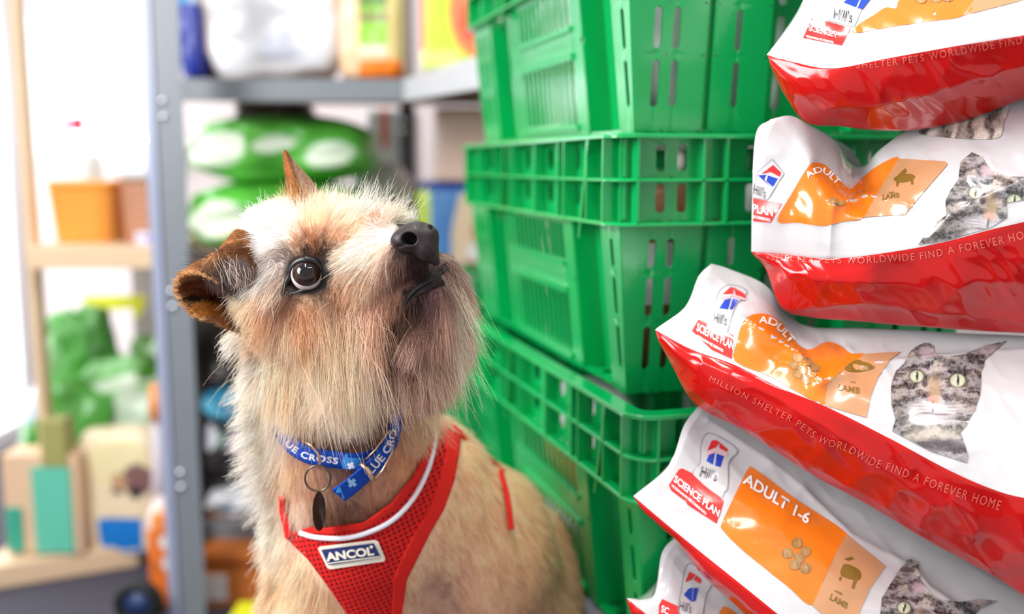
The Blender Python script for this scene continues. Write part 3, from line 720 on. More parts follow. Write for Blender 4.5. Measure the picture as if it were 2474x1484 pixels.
sl = MB(); wbox(sl, 190, 350, 385, 398, 3.1, .24, WHITEP); structure(sl.build('trim_1', smooth=False, bevel=.004))
w = MB(); w.box((2.5, -.3, 0), (2.56, BY, CEIL), WALL); structure(w.build('wall_right', smooth=False))
# blind of vertical white slats
tr = bpy.data.materials.new('blind_fabric'); tr.use_nodes = True; nt = tr.node_tree
bs = nt.nodes['Principled BSDF']; bs.inputs['Base Color'].default_value = (.9, .9, .9, 1); bs.inputs['Roughness'].default_value = .8
tl = nt.nodes.new('ShaderNodeBsdfTranslucent'); nz = nt.nodes.new('ShaderNodeTexNoise'); nz.inputs['Scale'].default_value = 60
rp = nt.nodes.new('ShaderNodeMapRange'); rp.inputs[3].default_value = .75; rp.inputs[4].default_value = .9
ms = nt.nodes.new('ShaderNodeMixShader'); nt.links.new(nz.outputs['Fac'], rp.inputs[0]); nt.links.new(rp.outputs[0], ms.inputs[0])
nt.links.new(bs.outputs[0], ms.inputs[1]); nt.links.new(tl.outputs[0], ms.inputs[2]); nt.links.new(ms.outputs[0], nt.nodes['Material Output'].inputs[0])
bl = empty('window_blind', P(285, 330, BY-.08), 'white vertical slat blind hanging in the bright back window', 'window blind')
hd = MB(); wbox(hd, 205, 48, 370, 66, BY-.1, .04, WHITEP); hd.build('head_rail', bl, smooth=False)
for k in range(7):
    x = 210+k*23; s_ = MB(); a = P(x, 66, BY-.08); c = P(x+20, 330, BY-.08)
    s_.add([(a[0], BY-.09, a[2]), (c[0], BY-.065, a[2]), (c[0], BY-.065, c[2]), (a[0], BY-.09, c[2])], [(0, 1, 2, 3)], tr); s_.build('slat', bl, smooth=False, solid=.001)

def pillow(x0, y0, x1, y1, D, depth, m=None, colfn=None, e1=.45, e2=.7, rot=0.0, nu=48, nv=32, pinch=0.0, wr=.06, seed=0):
    """soft filled pack: front spans the picture rectangle; colours by a function of local (-1..1) coordinates"""
    a, b = P(x0, y1, D), P(x1, y0, D); cx, cz = (a[0]+b[0])/2, (a[2]+b[2])/2; rx, rz = (b[0]-a[0])/2, (b[2]-a[2])/2
    sg = lambda v, e: np.sign(v)*np.abs(v)**e
    t = np.linspace(-1, 1, nu//2)[1:-1]; au = np.arccos(np.sign(t)*np.abs(t)**(1/e1)); U = np.sort(np.concatenate([np.linspace(-math.pi, math.pi, nu//2+1)[:-1], au, -au]))
    ez = e1 if e1 < e2 else e2; t = np.linspace(-1, 1, nv); Vv = np.unique(np.concatenate([np.linspace(-math.pi/2, math.pi/2, nv//2), np.arcsin(np.sign(t)*np.abs(t)**(1/ez))]).round(6)); nu, nv = len(U), len(Vv)
    uu, vv = np.meshgrid(U, Vv, indexing='ij')
    X = sg(np.cos(vv), e2)*sg(np.cos(uu), e1); Y = sg(np.cos(vv), e2)*sg(np.sin(uu), .9); Z = sg(np.sin(vv), e1 if e1 < e2 else e2)
    n = (vnoise(X*2.2+7, Z*2.2+3, Y*1.5, seed)-.5)*2+(vnoise(X*5+7, Z*5+3, Y*3, seed+1)-.5)
    s_ = 1+wr*n
    X2 = X*(1-pinch*(np.abs(Z)**3)); Z2 = Z
    c, s = math.cos(rot), math.sin(rot)
    gx, gz = rx*X2*s_, rz*Z2*s_
    PX, PZ = cx+gx*c-gz*s, cz+gx*s+gz*c; PY = D+depth/2+depth/2*Y*(1+wr*2*n)
    V = np.stack([PX, PY, np.maximum(PZ, .002)], -1); cols = None
    if colfn is not None: cols = colfn(X.ravel(), Z.ravel(), Y.ravel())
    Vf = V.reshape(-1, 3); fs = []
    for i in range(nu):
        for j in range(nv-1):
            i2 = (i+1) % nu; fs.append((i*nv+j, i2*nv+j, i2*nv+j+1, i*nv+j+1))
    mb = MB(); mb.add(Vf, fs, m or PRINT, cols); return mb
def paint(base, *spots):
    """printed pack: base colour with blobs/bands; spot = ('r'|'e', x0,y0,x1,y1, rgb) in -1..1 pack coordinates"""
    def fn(X, Z, Y):
        C = np.tile(np.array(lin(base)), (len(X), 1))*(.96+.08*vnoise(X*3, Z*3, Y*3, 5))[:, None]
        for k, x0, y0, x1, y1, rgb in spots:
            if k == 'r': m = (X > x0) & (X < x1) & (Z > y0) & (Z < y1)
            else: m = ((X-(x0+x1)/2)/((x1-x0)/2))**2+((Z-(y0+y1)/2)/((y1-y0)/2))**2 < 1
            C[m & (Y < .35)] = lin(rgb)
        return C
    return fn
def pack(name, label, cat, box, D, depth, fn, group=None, **k):
    return tag(pillow(*box, D, depth, colfn=fn, **k).build(name), label, cat, group)

# --- wooden unit at the far left with its baskets
cab = empty('wooden_shelf_unit', (P(200, 1380, 2.2)[0], 2.4, 0), 'pale wooden shelf unit at the left edge holding baskets above and green bags below', 'shelf unit')
m = MB(); a = P(54, 600, 2.15); m.box((a[0]-.018, 2.20, .055), (a[0], 2.24, 2.3), WOOD); m.build('side_panel', cab, smooth=False, bevel=.002)
m = MB(); b0, b1 = P(62, 650, 2.15), P(392, 596, 2.15); m.box((b0[0], 2.15, b0[2]), (b1[0], 2.75, b1[2]), WOOD); m.build('shelf_board', cab, smooth=False, bevel=.003)
m = MB(); m.box((b0[0], 2.74, .05), (b1[0], 2.76, b0[2]), mat('grey_back_board', (150, 140, 138), .7)); m.build('back_panel', cab, smooth=False)
m = MB(); q0, q1 = P(-60, 1422, 2.07), P(335, 1358, 2.22)
m.add([(q0[0], q0[1], 0.002), (q1[0], q1[1], 0.002), (q1[0], 2.75, .002), (q0[0], 2.75, .002), (q0[0], q0[1], .055), (q1[0], q1[1], .055), (q1[0], 2.75, .055), (q0[0], 2.75, .055)],
      [(0, 3, 2, 1), (4, 5, 6, 7), (0, 1, 5, 4), (1, 2, 6, 5), (2, 3, 7, 6), (3, 0, 4, 7)], WOOD); m.build('bottom_board', cab, smooth=False, bevel=.004)
m = MB(); m.box((b1[0]-.01, 2.2, .0), (b1[0]+.0, 2.75, b0[2]), mat('grey_back_board', (150, 140, 138), .7)); m.build('side_panel', cab, smooth=False)
WEAVE = {}
def basket(name, label, box, D, depth, rgb, taper=.86, liner=False):
    x0, y0, x1, y1 = box; a, b = P(x0, y1, D), P(x1, y0, D); cx = (a[0]+b[0])/2; rx = (b[0]-a[0])/2; z0, z1 = a[2], b[2]
    root = empty(name, (cx, D+depth/2, z0), label, 'basket')
    N, K = 40, 16; V = []; fs = []
    O = np.array(stadium(-rx, rx, -depth/2, depth/2, N//4-1, .03)); n = len(O)
    for k in range(K+1):
        t = k/K; s = taper+(1-taper)*t
        for i, (x, y) in enumerate(O):
            wv = 1+.018*math.cos(math.pi*(k+i)); V.append((cx+x*s*wv, D+depth/2+y*s*wv, z0+(z1-z0)*t))
    for k in range(K):
        for i in range(n): fs.append((k*n+i, k*n+(i+1) % n, (k+1)*n+(i+1) % n, (k+1)*n+i))
    fs.append(tuple(range(n))[::-1])
    mm = mat('wicker_'+'_'.join(map(str, rgb)), rgb, .6, .3, var=.25, scale=120)
    mb = MB(); mb.add(V, fs, mm); mb.build('woven_body', root, smooth=False, solid=.004)
    rim = MB(); rim.tube([(cx+x, D+depth/2+y, z1) for x, y in O], .008, mm, 8, True); rim.build('rim', root)
    if liner:
        l = MB(); l.tube([(cx+x*1.02, D+depth/2+y*1.02, z1+.015) for x, y in O], .022, WHITEP, 8, True); l.build('cloth_liner', root)
basket('woven_basket', 'bright orange woven basket on the pale wooden shelf', (116, 446, 260, 588), 2.25, .16, (246, 160, 66))
basket('wicker_basket', 'brown wicker basket with white liner beside the orange basket', (292, 428, 384, 588), 2.22, .16, (196, 142, 112), .9, True)
pack('paper_bag', 'small white paper bag standing left of the orange basket, bright in window light', 'paper bag', (82, 362, 214, 596), 2.5, .12, paint((250, 250, 252), ('r', -.2, -1, 1, .2, (244, 238, 234))), e1=.2, e2=.3, wr=.01)
pack('toy_packet', 'small purple and white packet beside the brown wicker basket', 'packet', (322, 560, 378, 598), 2.18, .03, paint((214, 206, 226), ('r', .1, -.2, .8, .6, (150, 120, 176))), e1=.4, e2=.5, wr=.04)
pk = empty('hanging_toy', P(170, 300, 3.3), 'red and pale blue toy hanging in front of the bright back window', 'toy')
pillow(165, 275, 196, 322, 3.1, .04, mat('red_toy_cloth', (224, 32, 60), .6), e1=1, e2=1).build('red_body', pk)
pillow(122, 255, 165, 335, 3.12, .04, mat('pale_blue_cloth', (196, 206, 236), .6), e1=.9, e2=.9, rot=.2).build('blue_body', pk)
MB().tube([P(160, 250, 3.12), P(150, 90, 3.15)], .002, WHITEP, 6).build('string', pk)
bn = empty('price_sign', P(275, 770, 2.6), 'yellow zigzag paper sign on the grey back board', 'sign')
m = MB(); YEL = mat('yellow_card', (232, 228, 30), .6, var=.02)
zz = [(196, 716), (352, 714), (350, 736), (330, 774), (316, 742), (300, 748), (262, 748), (244, 742), (228, 780), (210, 742)]
bm_ = flat_poly([zz]); V = [tuple(P(v.co.x, v.co.y, 2.6)) for v in bm_.verts]; bm_.verts.index_update(); m.add(V, [tuple(v.index for v in f.verts) for f in bm_.faces], YEL); bm_.free()
m.build('sign_card', bn, smooth=False, solid=.002)

# --- green bags heaped at the lower left
G1, G2, G3, GW = (78, 158, 62), (56, 128, 46), (140, 194, 128), (222, 236, 216)
pack('green_food_bag', 'dark green pet food bag sticking up at the top of the heap', 'pet food bag', (95, 752, 262, 980), 2.42, .10, paint(G1, ('e', -.9, -.1, -.3, .6, G3), ('e', -.8, .5, -.5, .9, (24, 86, 40)), ('e', .2, -.6, .9, .2, G2)), 'green bags heaped on the wooden unit', rot=.18, wr=.12, seed=3)
pack('green_food_bag', 'green pet food bag with white band lying across the heap, behind the grey post', 'pet food bag', (190, 868, 392, 1082), 2.36, .10, paint((120, 184, 110), ('r', -1, .35, 1, .55, GW), ('e', -.3, -.8, .8, .3, (206, 226, 204)), ('r', .5, .4, 1, 1, (72, 140, 40))), 'green bags heaped on the wooden unit', rot=.22, wr=.08, seed=5)
pack('green_food_bag', 'green pet food bag leaning at the lower left of the heap above teal box', 'pet food bag', (38, 930, 232, 1210), 2.30, .10, paint(G1, ('e', -1, .2, -.4, 1, (200, 216, 236)), ('e', .1, -.9, .8, -.2, G2), ('e', -.2, .1, .5, .7, (96, 172, 84))), 'green bags heaped on the wooden unit', rot=-.25, wr=.12, seed=8)
pack('green_food_bag', 'small green bag top with white corner just left of the grey post', 'pet food bag', (300, 818, 402, 960), 2.50, .08, paint((86, 150, 60), ('e', .1, .2, 1, 1, (214, 238, 206))), 'green bags heaped on the wooden unit', rot=-.1, wr=.08, seed=9)
tb = empty('treat_box', (P(100, 1340, 2.24)[0], 2.2, .055), 'tall kraft treat box with teal front panel on the bottom board', 'box')
KR = mat('kraft_card', (226, 190, 156), .6, var=.05); TEAL = mat('teal_card', (98, 196, 168), .5); OLV = mat('olive_card', (160, 156, 92), .5)
m = MB(); wbox(m, 18, 1100, 186, 1338, 2.155, .08, KR); m.build('box_body', tb, smooth=False, bevel=.003)
m = MB(); wbox(m, 88, 1130, 166, 1336, 2.148, .006, TEAL); m.build('front_panel', tb, smooth=False)
m = MB(); wbox(m, 100, 1015, 154, 1130, 2.148, .05, OLV); m.build('top_flap', tb, smooth=False, bevel=.004)
m = MB(); wbox(m, 20, 1228, 50, 1334, 2.149, .006, mat('deep_teal_card', (56, 168, 140), .5)); m.build('side_label', tb, smooth=False)
def pug(X, Z, Y):
    C = np.tile(np.array(lin((240, 222, 186))), (len(X), 1))
    def e(x0, y0, x1, y1, c, cond=None):
        m_ = (((X-(x0+x1)/2)/((x1-x0)/2))**2+((Z-(y0+y1)/2)/((y1-y0)/2))**2 < 1); C[m_] = lin(c)
    e(-.6, .1, .9, .95, (240, 226, 176)); e(.2, .0, .95, .5, (132, 96, 92)); e(.35, -.05, .7, .15, (50, 36, 40)); e(-.1, .1, .3, .35, (200, 160, 120)); e(-.1, .0, .2, .12, (110, 70, 60))
    C[(X > -.45) & (X < .62) & (Z > -.98) & (Z < -.35)] = lin((18, 122, 206)); C[(X > -.35) & (X < .5) & (Z > -.93) & (Z < -.86)] = lin((240, 240, 240))
    return C
pack('dog_food_bag', 'cream dog food bag with pug face and blue panel, beside the teal box', 'pet food bag', (192, 1045, 366, 1350), 2.20, .09, pug, e1=.25, e2=.35, wr=.02, nu=96, nv=64)
cn = empty('display_tube', P(380, 1300, 2.16), 'narrow white display tube with orange cap behind the grey shelf post', 'display tube')
m = MB(); m.tube([P(384, 1300, 2.2), P(382, 1010, 2.2)], .016, mat('pale_tube', (214, 204, 210), .5), 16); m.build('tube', cn)
m = MB(); m.tube([P(388, 1012, 2.2), P(388, 930, 2.2)], .026, mat('orange_cap', (236, 150, 86), .5), 16); m.build('cap', cn)
wh = empty('black_castor', P(335, 1484, 1.87), 'black rubber wheel on the dark floor at the bottom left', 'wheel')
m = MB(); c0 = P(335, 1458, 1.87); ring = [(c0[0]+.036*math.cos(t), c0[1], c0[2]+.036*math.sin(t)) for t in np.linspace(0, 2*math.pi, 28, endpoint=False)]
m.tube(ring, .014, mat('black_rubber', (16, 16, 18), .6), 10, True); m.build('tyre', wh)
m = MB(); m.tube([(c0[0], c0[1]-.01, c0[2]), (c0[0], c0[1]+.01, c0[2])], .026, mat('blue_hub', (40, 60, 104), .4), 20); m.build('hub', wh)

# --- steel shelving
sh = empty('steel_shelving', (P(430, 1400, 1.95)[0], 1.95, 0), 'grey bolted steel shelving rack behind the dog', 'shelving')
def post(x_px, D, wd, m_, z1=2.45, lean=0.0, name='post'):
    x = P(x_px, 742, D)[0]; t = .003; mb = MB()
    mb.box((x, D, 0), (x+wd, D+t, z1), m_); mb.box((x, D, 0), (x+t, D+wd, z1), m_)
    pst = mb.build(name, sh, smooth=False)
    for z in np.arange(.30, z1, .36):
        for dz in (0, .03):
            bo = MB(); bo.tube([(x+wd*.30, D-.008, z+dz), (x+wd*.30, D-.006, z+dz), (x+wd*.30, D-.002, z+dz), (x+wd*.30, D+.006, z+dz)], [.002, .006, .0085, .0085], CHROME, 12); bo.build('bolt', pst)
    return pst
post(398, 1.90, .0525, GREY); post(972, 2.62, .040, GREYD)
pl = MB(); x = P(372, 742, 1.90)[0]; pl.box((x, 1.899, 0), (x+.0205, 1.902, 2.45), mat('pale_steel_paint', (150, 156, 180), .25)); pl.build('post', sh, smooth=False)
def rail(p0, p1, th, m_, name='rail', deep=.03):
    mb = MB(); (xa, ya, Da, ta), (xb, yb, Db, tb_) = p0, p1
    A0, A1, B0, B1 = P(xa, ya, Da), P(xa, ya+ta, Da), P(xb, yb, Db), P(xb, yb+tb_, Db)
    v = [A1, B1, B0, A0]; back = [q+np.array([0, .003, 0]) for q in v]; lip = [q+np.array([0, deep, 0]) for q in (A0, B0)]; lip2 = [q+np.array([0, deep, 0]) for q in (A1, B1)]
    mb.add([tuple(q) for q in v+back+lip+lip2], [(0, 1, 2, 3), (7, 6, 5, 4), (3, 2, 9, 8), (0, 10, 11, 1)], m_); return mb.build(name, sh, smooth=False)
rail((430, 190, 2.08, 54), (985, 190, 2.08, 54), 0, GREY); rail((975, 190, 2.08, 54), (1240, 108, 1.62, 92), 0, mat('light_steel_paint', (190, 192, 194), .35))
# shelf boards
def board(zpx, pts, m_, name='shelf_board', th=.012):
    top = [np.array(q) for q in pts]; bot = [q-np.array([0, 0, th]) for q in top]; n = len(top)
    mb = MB(); mb.add([tuple(q) for q in top+bot], [tuple(range(n)), tuple(range(n, 2*n))[::-1]]+[(i, i+n, (i+1) % n+n, (i+1) % n) for i in range(n)], m_); return mb.build(name, sh, smooth=False)
z = P(430, 200, 2.08)[2]; x0 = P(430, 200, 2.08)[0]; xc = P(980, 200, 2.08)[0]; xr = P(1240, 130, 1.62)[0]; z2 = P(1240, 190, 1.62)[2]
SHELFB = mat('brown_shelf_board', (120, 84, 60), .6, var=.1)
board(0, [(x0, 2.085, z), (xc, 2.085, z), (xc, 2.64, z), (x0, 2.64, z)], SHELFB)
board(0, [(xc+.005, 2.085, z), (xr+.005, 1.64, z), (xr+.5, 1.64, z), (xr+.5, 2.64, z), (xc+.005, 2.64, z)], SHELFB)
zl = P(500, 1268, 2.08)[2]; rail((480, 1268, 2.08, 60), (985, 1262, 2.08, 60), 0, GREY); board(0, [(x0, 2.085, zl), (xc, 2.085, zl), (xc, 2.64, zl), (x0, 2.64, zl)], SHELFB)
zb = zl; zm = P(600, 629, 2.16)[2]
# --- goods on the upper shelf
pack('plastic_sack', 'large clear white plastic sack on the upper steel shelf', 'sack', (468, -190, 812, 192), 2.14, .2, paint((226, 226, 230), ('e', .1, -.2, .9, .9, (248, 248, 250)), ('e', -.1, -.8, .5, -.4, (208, 210, 224)), ('r', -1, -1, -.75, 1, (236, 214, 196))), wr=.07, e1=.3, e2=.4, seed=4)
pack('blue_food_packet', 'dark blue packet with light blue top on the upper shelf beside the post', 'packet', (430, -140, 470, 192), 2.12, .16, paint((16, 48, 160), ('r', -1, .12, 1, 1, (60, 158, 220)), ('r', .3, .12, 1, 1, (200, 214, 232))), e1=.25, e2=.3, wr=.02)
pack('treat_packet', 'peach packet with green label and orange base on the upper shelf', 'packet', (812, -150, 972, 192), 2.12, .14, paint((246, 206, 164), ('r', -.3, -.55, .5, 1, (150, 208, 70)), ('r', -.3, .05, .5, .2, (104, 140, 70)), ('r', -.3, -.18, .5, -.04, (140, 132, 90)), ('r', -.3, -.6, .75, -.5, (232, 226, 204)), ('r', -.35, -1, .9, -.72, (242, 130, 30)), ('r', .5, -.7, 1, 1, (216, 200, 140))), e1=.2, e2=.3, wr=.02, nu=90, nv=60)
pack('treat_packet', 'lime and orange printed packet on the upper shelf left of the crates', 'packet', (1012, -120, 1175, 172), 1.98, .12, paint((196, 226, 70), ('e', -.1, -.75, 1.4, .75, (240, 132, 84)), ('r', -1, -1, -.8, .4, (236, 84, 40)), ('e', .2, -.5, .9, .2, (216, 84, 58)), ('r', -1, -1, .2, -.65, (222, 238, 130))), e1=.15, e2=.25, wr=.01, nu=90, nv=60)
# --- goods under it
def greenbag(seed):
    def fn(X, Z, Y):
        C = np.tile(np.array(lin((92, 188, 66))), (len(X), 1)); n = vnoise(X*3+seed, Z*3, Y*2, seed)
        C = C*(.8+.5*n)[:, None]
        for x0, y0, x1, y1 in ((-.85, -.5, -.25, .5), (-.15, -.1, .25, .35), (.35, -.5, .8, .2)):
            m_ = ((X-(x0+x1)/2)/((x1-x0)/2))**2+((Z-(y0+y1)/2-.3*(X-(x0+x1)/2))/((y1-y0)/2))**2 < 1
            C[m_ & (Y < .3)] = lin((228, 242, 216))
        return C
    return fn
pack('green_food_bag', 'large green bag with white print, upper of two stacked under the shelf', 'pet food bag', (412, 268, 892, 450), 2.16, .32, greenbag(2), 'green bags stacked under the upper shelf', e1=.7, e2=.8, wr=.06, seed=12, pinch=.1, nu=80, nv=50)
pack('green_food_bag', 'large green bag lying under the other, directly behind the ears', 'pet food bag', (412, 436, 880, 626), 2.16, .32, greenbag(6), 'green bags stacked under the upper shelf', e1=.7, e2=.8, wr=.06, seed=15, nu=80, nv=50)
pack('brown_parcel', 'dark brown parcel squeezed between shelf and upper green bag', 'parcel', (545, 244, 735, 300), 2.24, .2, paint((58, 36, 30)), e1=.3, e2=.4)
board(0, [(x0, 2.085, zm-.0), (xc, 2.085, zm), (xc, 2.64, zm), (x0, 2.64, zm)], SHELFB)
pack('white_treat_pouch', 'white pouch with purple mark behind the green bags', 'packet', (850, 395, 984, 560), 2.45, .1, paint((240, 234, 238), ('e', -.1, -.9, .9, .1, (120, 84, 140)), ('e', -.9, -.2, -.3, .4, (190, 150, 150))), e1=.6, e2=.7, wr=.08, seed=21)
pack('white_carton', 'white carton with red stripe behind the steel back post', 'carton', (880, 262, 1010, 470), 2.66, .12, paint((238, 236, 242), ('r', -.35, .2, -.1, 1, (236, 96, 60)), ('r', .6, .3, .8, .9, (150, 190, 236))), e1=.12, e2=.16, wr=0)
pack('cardboard_box', 'plain pinkish cardboard box on the rear shelf left of crates', 'box', (1046, 258, 1196, 440), 2.35, .25, paint((240, 204, 186)), e1=.1, e2=.12, wr=.003)
def dogbag(X, Z, Y):
    C = np.tile(np.array(lin((84, 140, 206))), (len(X), 1)); C[X < -.62] = lin((196, 222, 60)); C[(Z > .85)] = lin((40, 72, 160))
    m = (X-.25)/.55 - (Z-.1)*.35; f = (np.abs(m) < .8-.25*np.abs(Z-.3)) & (Z < .8) & (Z > -.55); C[f] = lin((244, 214, 180))
    m2 = ((X-.5)/.22)**2+((Z-.25)/.28)**2 < 1; C[m2] = lin((190, 128, 40)); m3 = ((X-.62)/.12)**2+((Z-.2)/.22)**2 < 1; C[m3] = lin((84, 48, 20))
    m4 = ((X-.45)/.32)**2+((Z+.05)/.14)**2 < 1; C[m4] = lin((246, 240, 234)); C[(Z < -.2) & (X > .1) & (Z > -.4)] = lin((126, 84, 64))
    C[(Z < -.4)] = lin((238, 236, 240)); m5 = (Z < -.55) & (Z > -.75) & (X > .0) & (X < .2); C[m5] = lin((120, 140, 180))
    return C
pack('dog_food_bag', 'blue and lime dog food bag with a golden dog photo beside the muzzle', 'pet food bag', (1000, 436, 1222, 760), 2.36, .14, dogbag, e1=.2, e2=.3, wr=.02, nu=120, nv=80)
# --- dark goods lower down
pack('black_sack', 'black sack on the lower steel shelf behind the collar', 'sack', (474, 1000, 700, 1236), 2.2, .3, paint((22, 22, 24), ('e', -.95, .2, -.55, .7, (226, 228, 236)), ('e', -.55, .3, -.3, .6, (70, 130, 110)), ('e', -.35, .1, .3, .75, (178, 164, 172))), e1=.5, e2=.6, seed=31)
pack('teal_roll', 'teal rolled blanket lying on the black sack', 'blanket', (468, 950, 640, 1032), 2.14, .12, paint((22, 118, 150), ('e', -.75, -.6, -.3, .4, (84, 172, 204))), e1=.8, e2=.8, seed=32)
pack('dark_parcel', 'dark brown parcel in the shaded middle of the rack', 'parcel', (472, 790, 700, 960), 2.3, .3, paint((40, 34, 28), ('e', -.2, -.2, .5, .5, (92, 72, 40))), e1=.4, e2=.5, seed=33)
pack('white_pouch', 'crumpled white pouch with blue-grey band on the lower shelf', 'packet', (490, 1200, 668, 1258), 2.12, .1, paint((214, 214, 218), ('r', -.7, -.3, -.2, .3, (60, 104, 124)), ('e', -1, -1, -.6, -.2, (228, 190, 160))), e1=.5, e2=.7, wr=.12, seed=34)
pack('orange_food_bag', 'orange and white food bag standing on the floor left of the grey post', 'pet food bag', (352, 1225, 440, 1486), 1.97, .12, paint((238, 120, 40), ('r', -1, .55, 1, 1, (240, 224, 220)), ('e', -.5, .5, .2, .95, (240, 140, 60)), ('e', -.2, .2, .9, .5, (244, 236, 230)), ('e', -.1, -.2, .9, .12, (244, 236, 230)), ('r', -1, -.1, -.6, .1, (210, 90, 20))), e1=.3, e2=.4, wr=.04, seed=35)
bx = empty('brown_carton', P(570, 1470, 2.1), 'rusty brown carton with white label under the lower shelf', 'box')
m = MB(); wbox(m, 480, 1338, 720, 1600, 2.0, .3, mat('rust_card', (196, 108, 40), .6, var=.1)); m.build('box_body', bx, smooth=False, bevel=.003)
m = MB(); wbox(m, 486, 1390, 548, 1452, 1.996, .006, mat('pale_label', (216, 206, 204), .5)); m.build('label', bx, smooth=False)
m = MB(); wbox(m, 486, 1355, 720, 1372, 1.997, .005, mat('dark_rust_card', (150, 72, 18), .5)); m.build('stripe', bx, smooth=False)
yb = MB(); wbox(yb, 545, 1506, 650, 1570, 1.80, .1, YEL); tag(yb.build('yellow_packet', smooth=False, bevel=.005), 'yellow packet on the floor at the bottom edge behind the chest fur', 'packet')
# --- platform that carries dog, crates and bags
FELT = mat('grey_felt', (120, 120, 128), 0.95, 0.1, var=.3, scale=260, bump=.4, bscale=400)
DZ = .34
plat = empty('display_platform', (.5, 1.4, 0), 'grey felt-covered platform under the crates, seen behind the dog\'s back', 'platform')
DL = lambda y: .114-.292*(y-.898)
dk = [(DL(.80), .80), (1.35, .80), (1.35, 2.5), (DL(2.5), 2.5)]
m = MB(); m.add([(x, y, z) for z in (DZ, PLZ) for x, y in dk], [(3, 2, 1, 0), (4, 5, 6, 7), (0, 1, 5, 4), (1, 2, 6, 5), (2, 3, 7, 6), (3, 0, 4, 7)], FELT); m.build('upper_deck', plat, smooth=False, bevel=.006)
m = MB(); m.box((-.34, .45, 0), (1.35, 1.20, DZ), FELT); m.build('lower_step', plat, smooth=False, bevel=.006)
# ------------------------------------------------------------------ the dog
def surface_nets(D, o, h):
    """iso-surface (0) of the field D as a quad mesh"""
    s = D < 0; nx, ny, nz = D.shape
    cs = np.zeros((nx-1, ny-1, nz-1), np.int8)
    for a in (0, 1):
        for b in (0, 1):
            for c in (0, 1): cs += s[a:nx-1+a, b:ny-1+b, c:nz-1+c]
    act = np.argwhere((cs > 0) & (cs < 8)); idx = -np.ones(cs.shape, np.int64); idx[tuple(act.T)] = np.arange(len(act))
    acc = np.zeros((len(act), 3)); cnt = np.zeros(len(act))
    cor = [(a, b, c) for a in (0, 1) for b in (0, 1) for c in (0, 1)]
    for i, p in enumerate(cor):
        for q in cor[i+1:]:
            if sum(abs(p[k]-q[k]) for k in range(3)) != 1: continue
            va = D[act[:, 0]+p[0], act[:, 1]+p[1], act[:, 2]+p[2]]; vb = D[act[:, 0]+q[0], act[:, 1]+q[1], act[:, 2]+q[2]]
            m = (va < 0) != (vb < 0); t = np.where(m, va/np.where(m, va-vb, 1), 0)[:, None]
            acc += np.where(m[:, None], np.array(p)+t*(np.array(q)-np.array(p)), 0); cnt += m
    V = (act+acc/cnt[:, None])*h+np.array(o); Q = []
    for ax in range(3):
        sl = [slice(1, -1)]*3; sl[ax] = slice(0, -1); s2 = list(sl); s2[ax] = slice(1, None)
        a = s[tuple(sl)]; b = s[tuple(s2)]; e = np.argwhere(a != b)+np.array([0 if k == ax else 1 for k in range(3)])
        u, v = [(1, 2), (2, 0), (0, 1)][ax]; eu = np.eye(3, dtype=int)[u]; ev = np.eye(3, dtype=int)[v]
        q = np.stack([idx[tuple((e-eu-ev).T)], idx[tuple((e-ev).T)], idx[tuple(e.T)], idx[tuple((e-eu).T)]], 1)
        f = ~s[tuple(e.T)]; q[f] = q[f][:, ::-1]; Q.append(q)
    return V, np.concatenate(Q)
def smin(a, b, k): 
    h = np.clip(.5+.5*(b-a)/k, 0, 1); return b*(1-h)+a*h-k*h*(1-h)
class Field:
    def __init__(s, lo, hi, h):
        s.lo, s.h = np.array(lo, float), h
        n = np.ceil((np.array(hi)-s.lo)/h).astype(int)+1
        s.X, s.Y, s.Z = np.meshgrid(*[s.lo[i]+np.arange(n[i])*h for i in range(3)], indexing='ij', sparse=True)
        s.D = np.full(n, 1.0, np.float32)
    def cone(s, p0, r0, p1=None, r1=None, k=.012, sub=False, sc=None):
        p0 = np.array(p0, float)
        X, Y, Z = s.X, s.Y, s.Z
        if p1 is None:
            a, b, c = sc or (1, 1, 1); d = np.sqrt(((X-p0[0])/a)**2+((Y-p0[1])/b)**2+((Z-p0[2])/c)**2)-r0
        else:
            p1 = np.array(p1, float); v = p1-p0; L = v@v
            t = np.clip(((X-p0[0])*v[0]+(Y-p0[1])*v[1]+(Z-p0[2])*v[2])/L, 0, 1)
            d = np.sqrt((X-p0[0]-t*v[0])**2+(Y-p0[1]-t*v[1])**2+(Z-p0[2]-t*v[2])**2)-(r0+(r1-r0)*t)
        s.D = -smin(-s.D, d, k) if sub else smin(s.D, d, k)
    def mesh(s): return surface_nets(s.D, s.lo, s.h)
def PR(x, y, D, r): return P(x, y, D), r*D/F
fd = Field((-.36, .64, DZ-.02), (.13, 1.30, 1.02), .0034)
def c1(x, y, D, r, k=.012, sc=None): p, q = PR(x, y, D, r); fd.cone(p, q, k=k, sc=sc)
def c2(a, b, k=.012): p, q = PR(*a); p2, q2 = PR(*b); fd.cone(p, q, p2, q2, k=k)
c1(712, 610, .815, 108)
c2((790, 592, .81, 92), (925, 588, .785, 56)); c2((850, 650, .785, 82), (990, 610, .755, 50))
c1(680, 715, .80, 96); c1(770, 745, .79, 92); c1(800, 585, .79, 62); c1(1046, 650, .79, 44); c1(1056, 690, .80, 46, .018); c1(1052, 765, .805, 44, .02); c1(1020, 830, .805, 54, .02)
c2((800, 780, .80, 84), (1030, 705, .765, 50)); c1(850, 800, .80, 90, .02)
c2((715, 760, .86, 118), (842, 1030, .885, 180), .03); c1(800, 900, .86, 120, .03)
c1(868, 1290, .90, 205, .035); c2((860, 1120, .90, 185), (1085, 1345, 1.0, 262), .035)
c1(1150, 1500, 1.04, 250, .03); c1(985, 1180, .94, 170, .03); c1(860, 1480, .90, 170, .03)
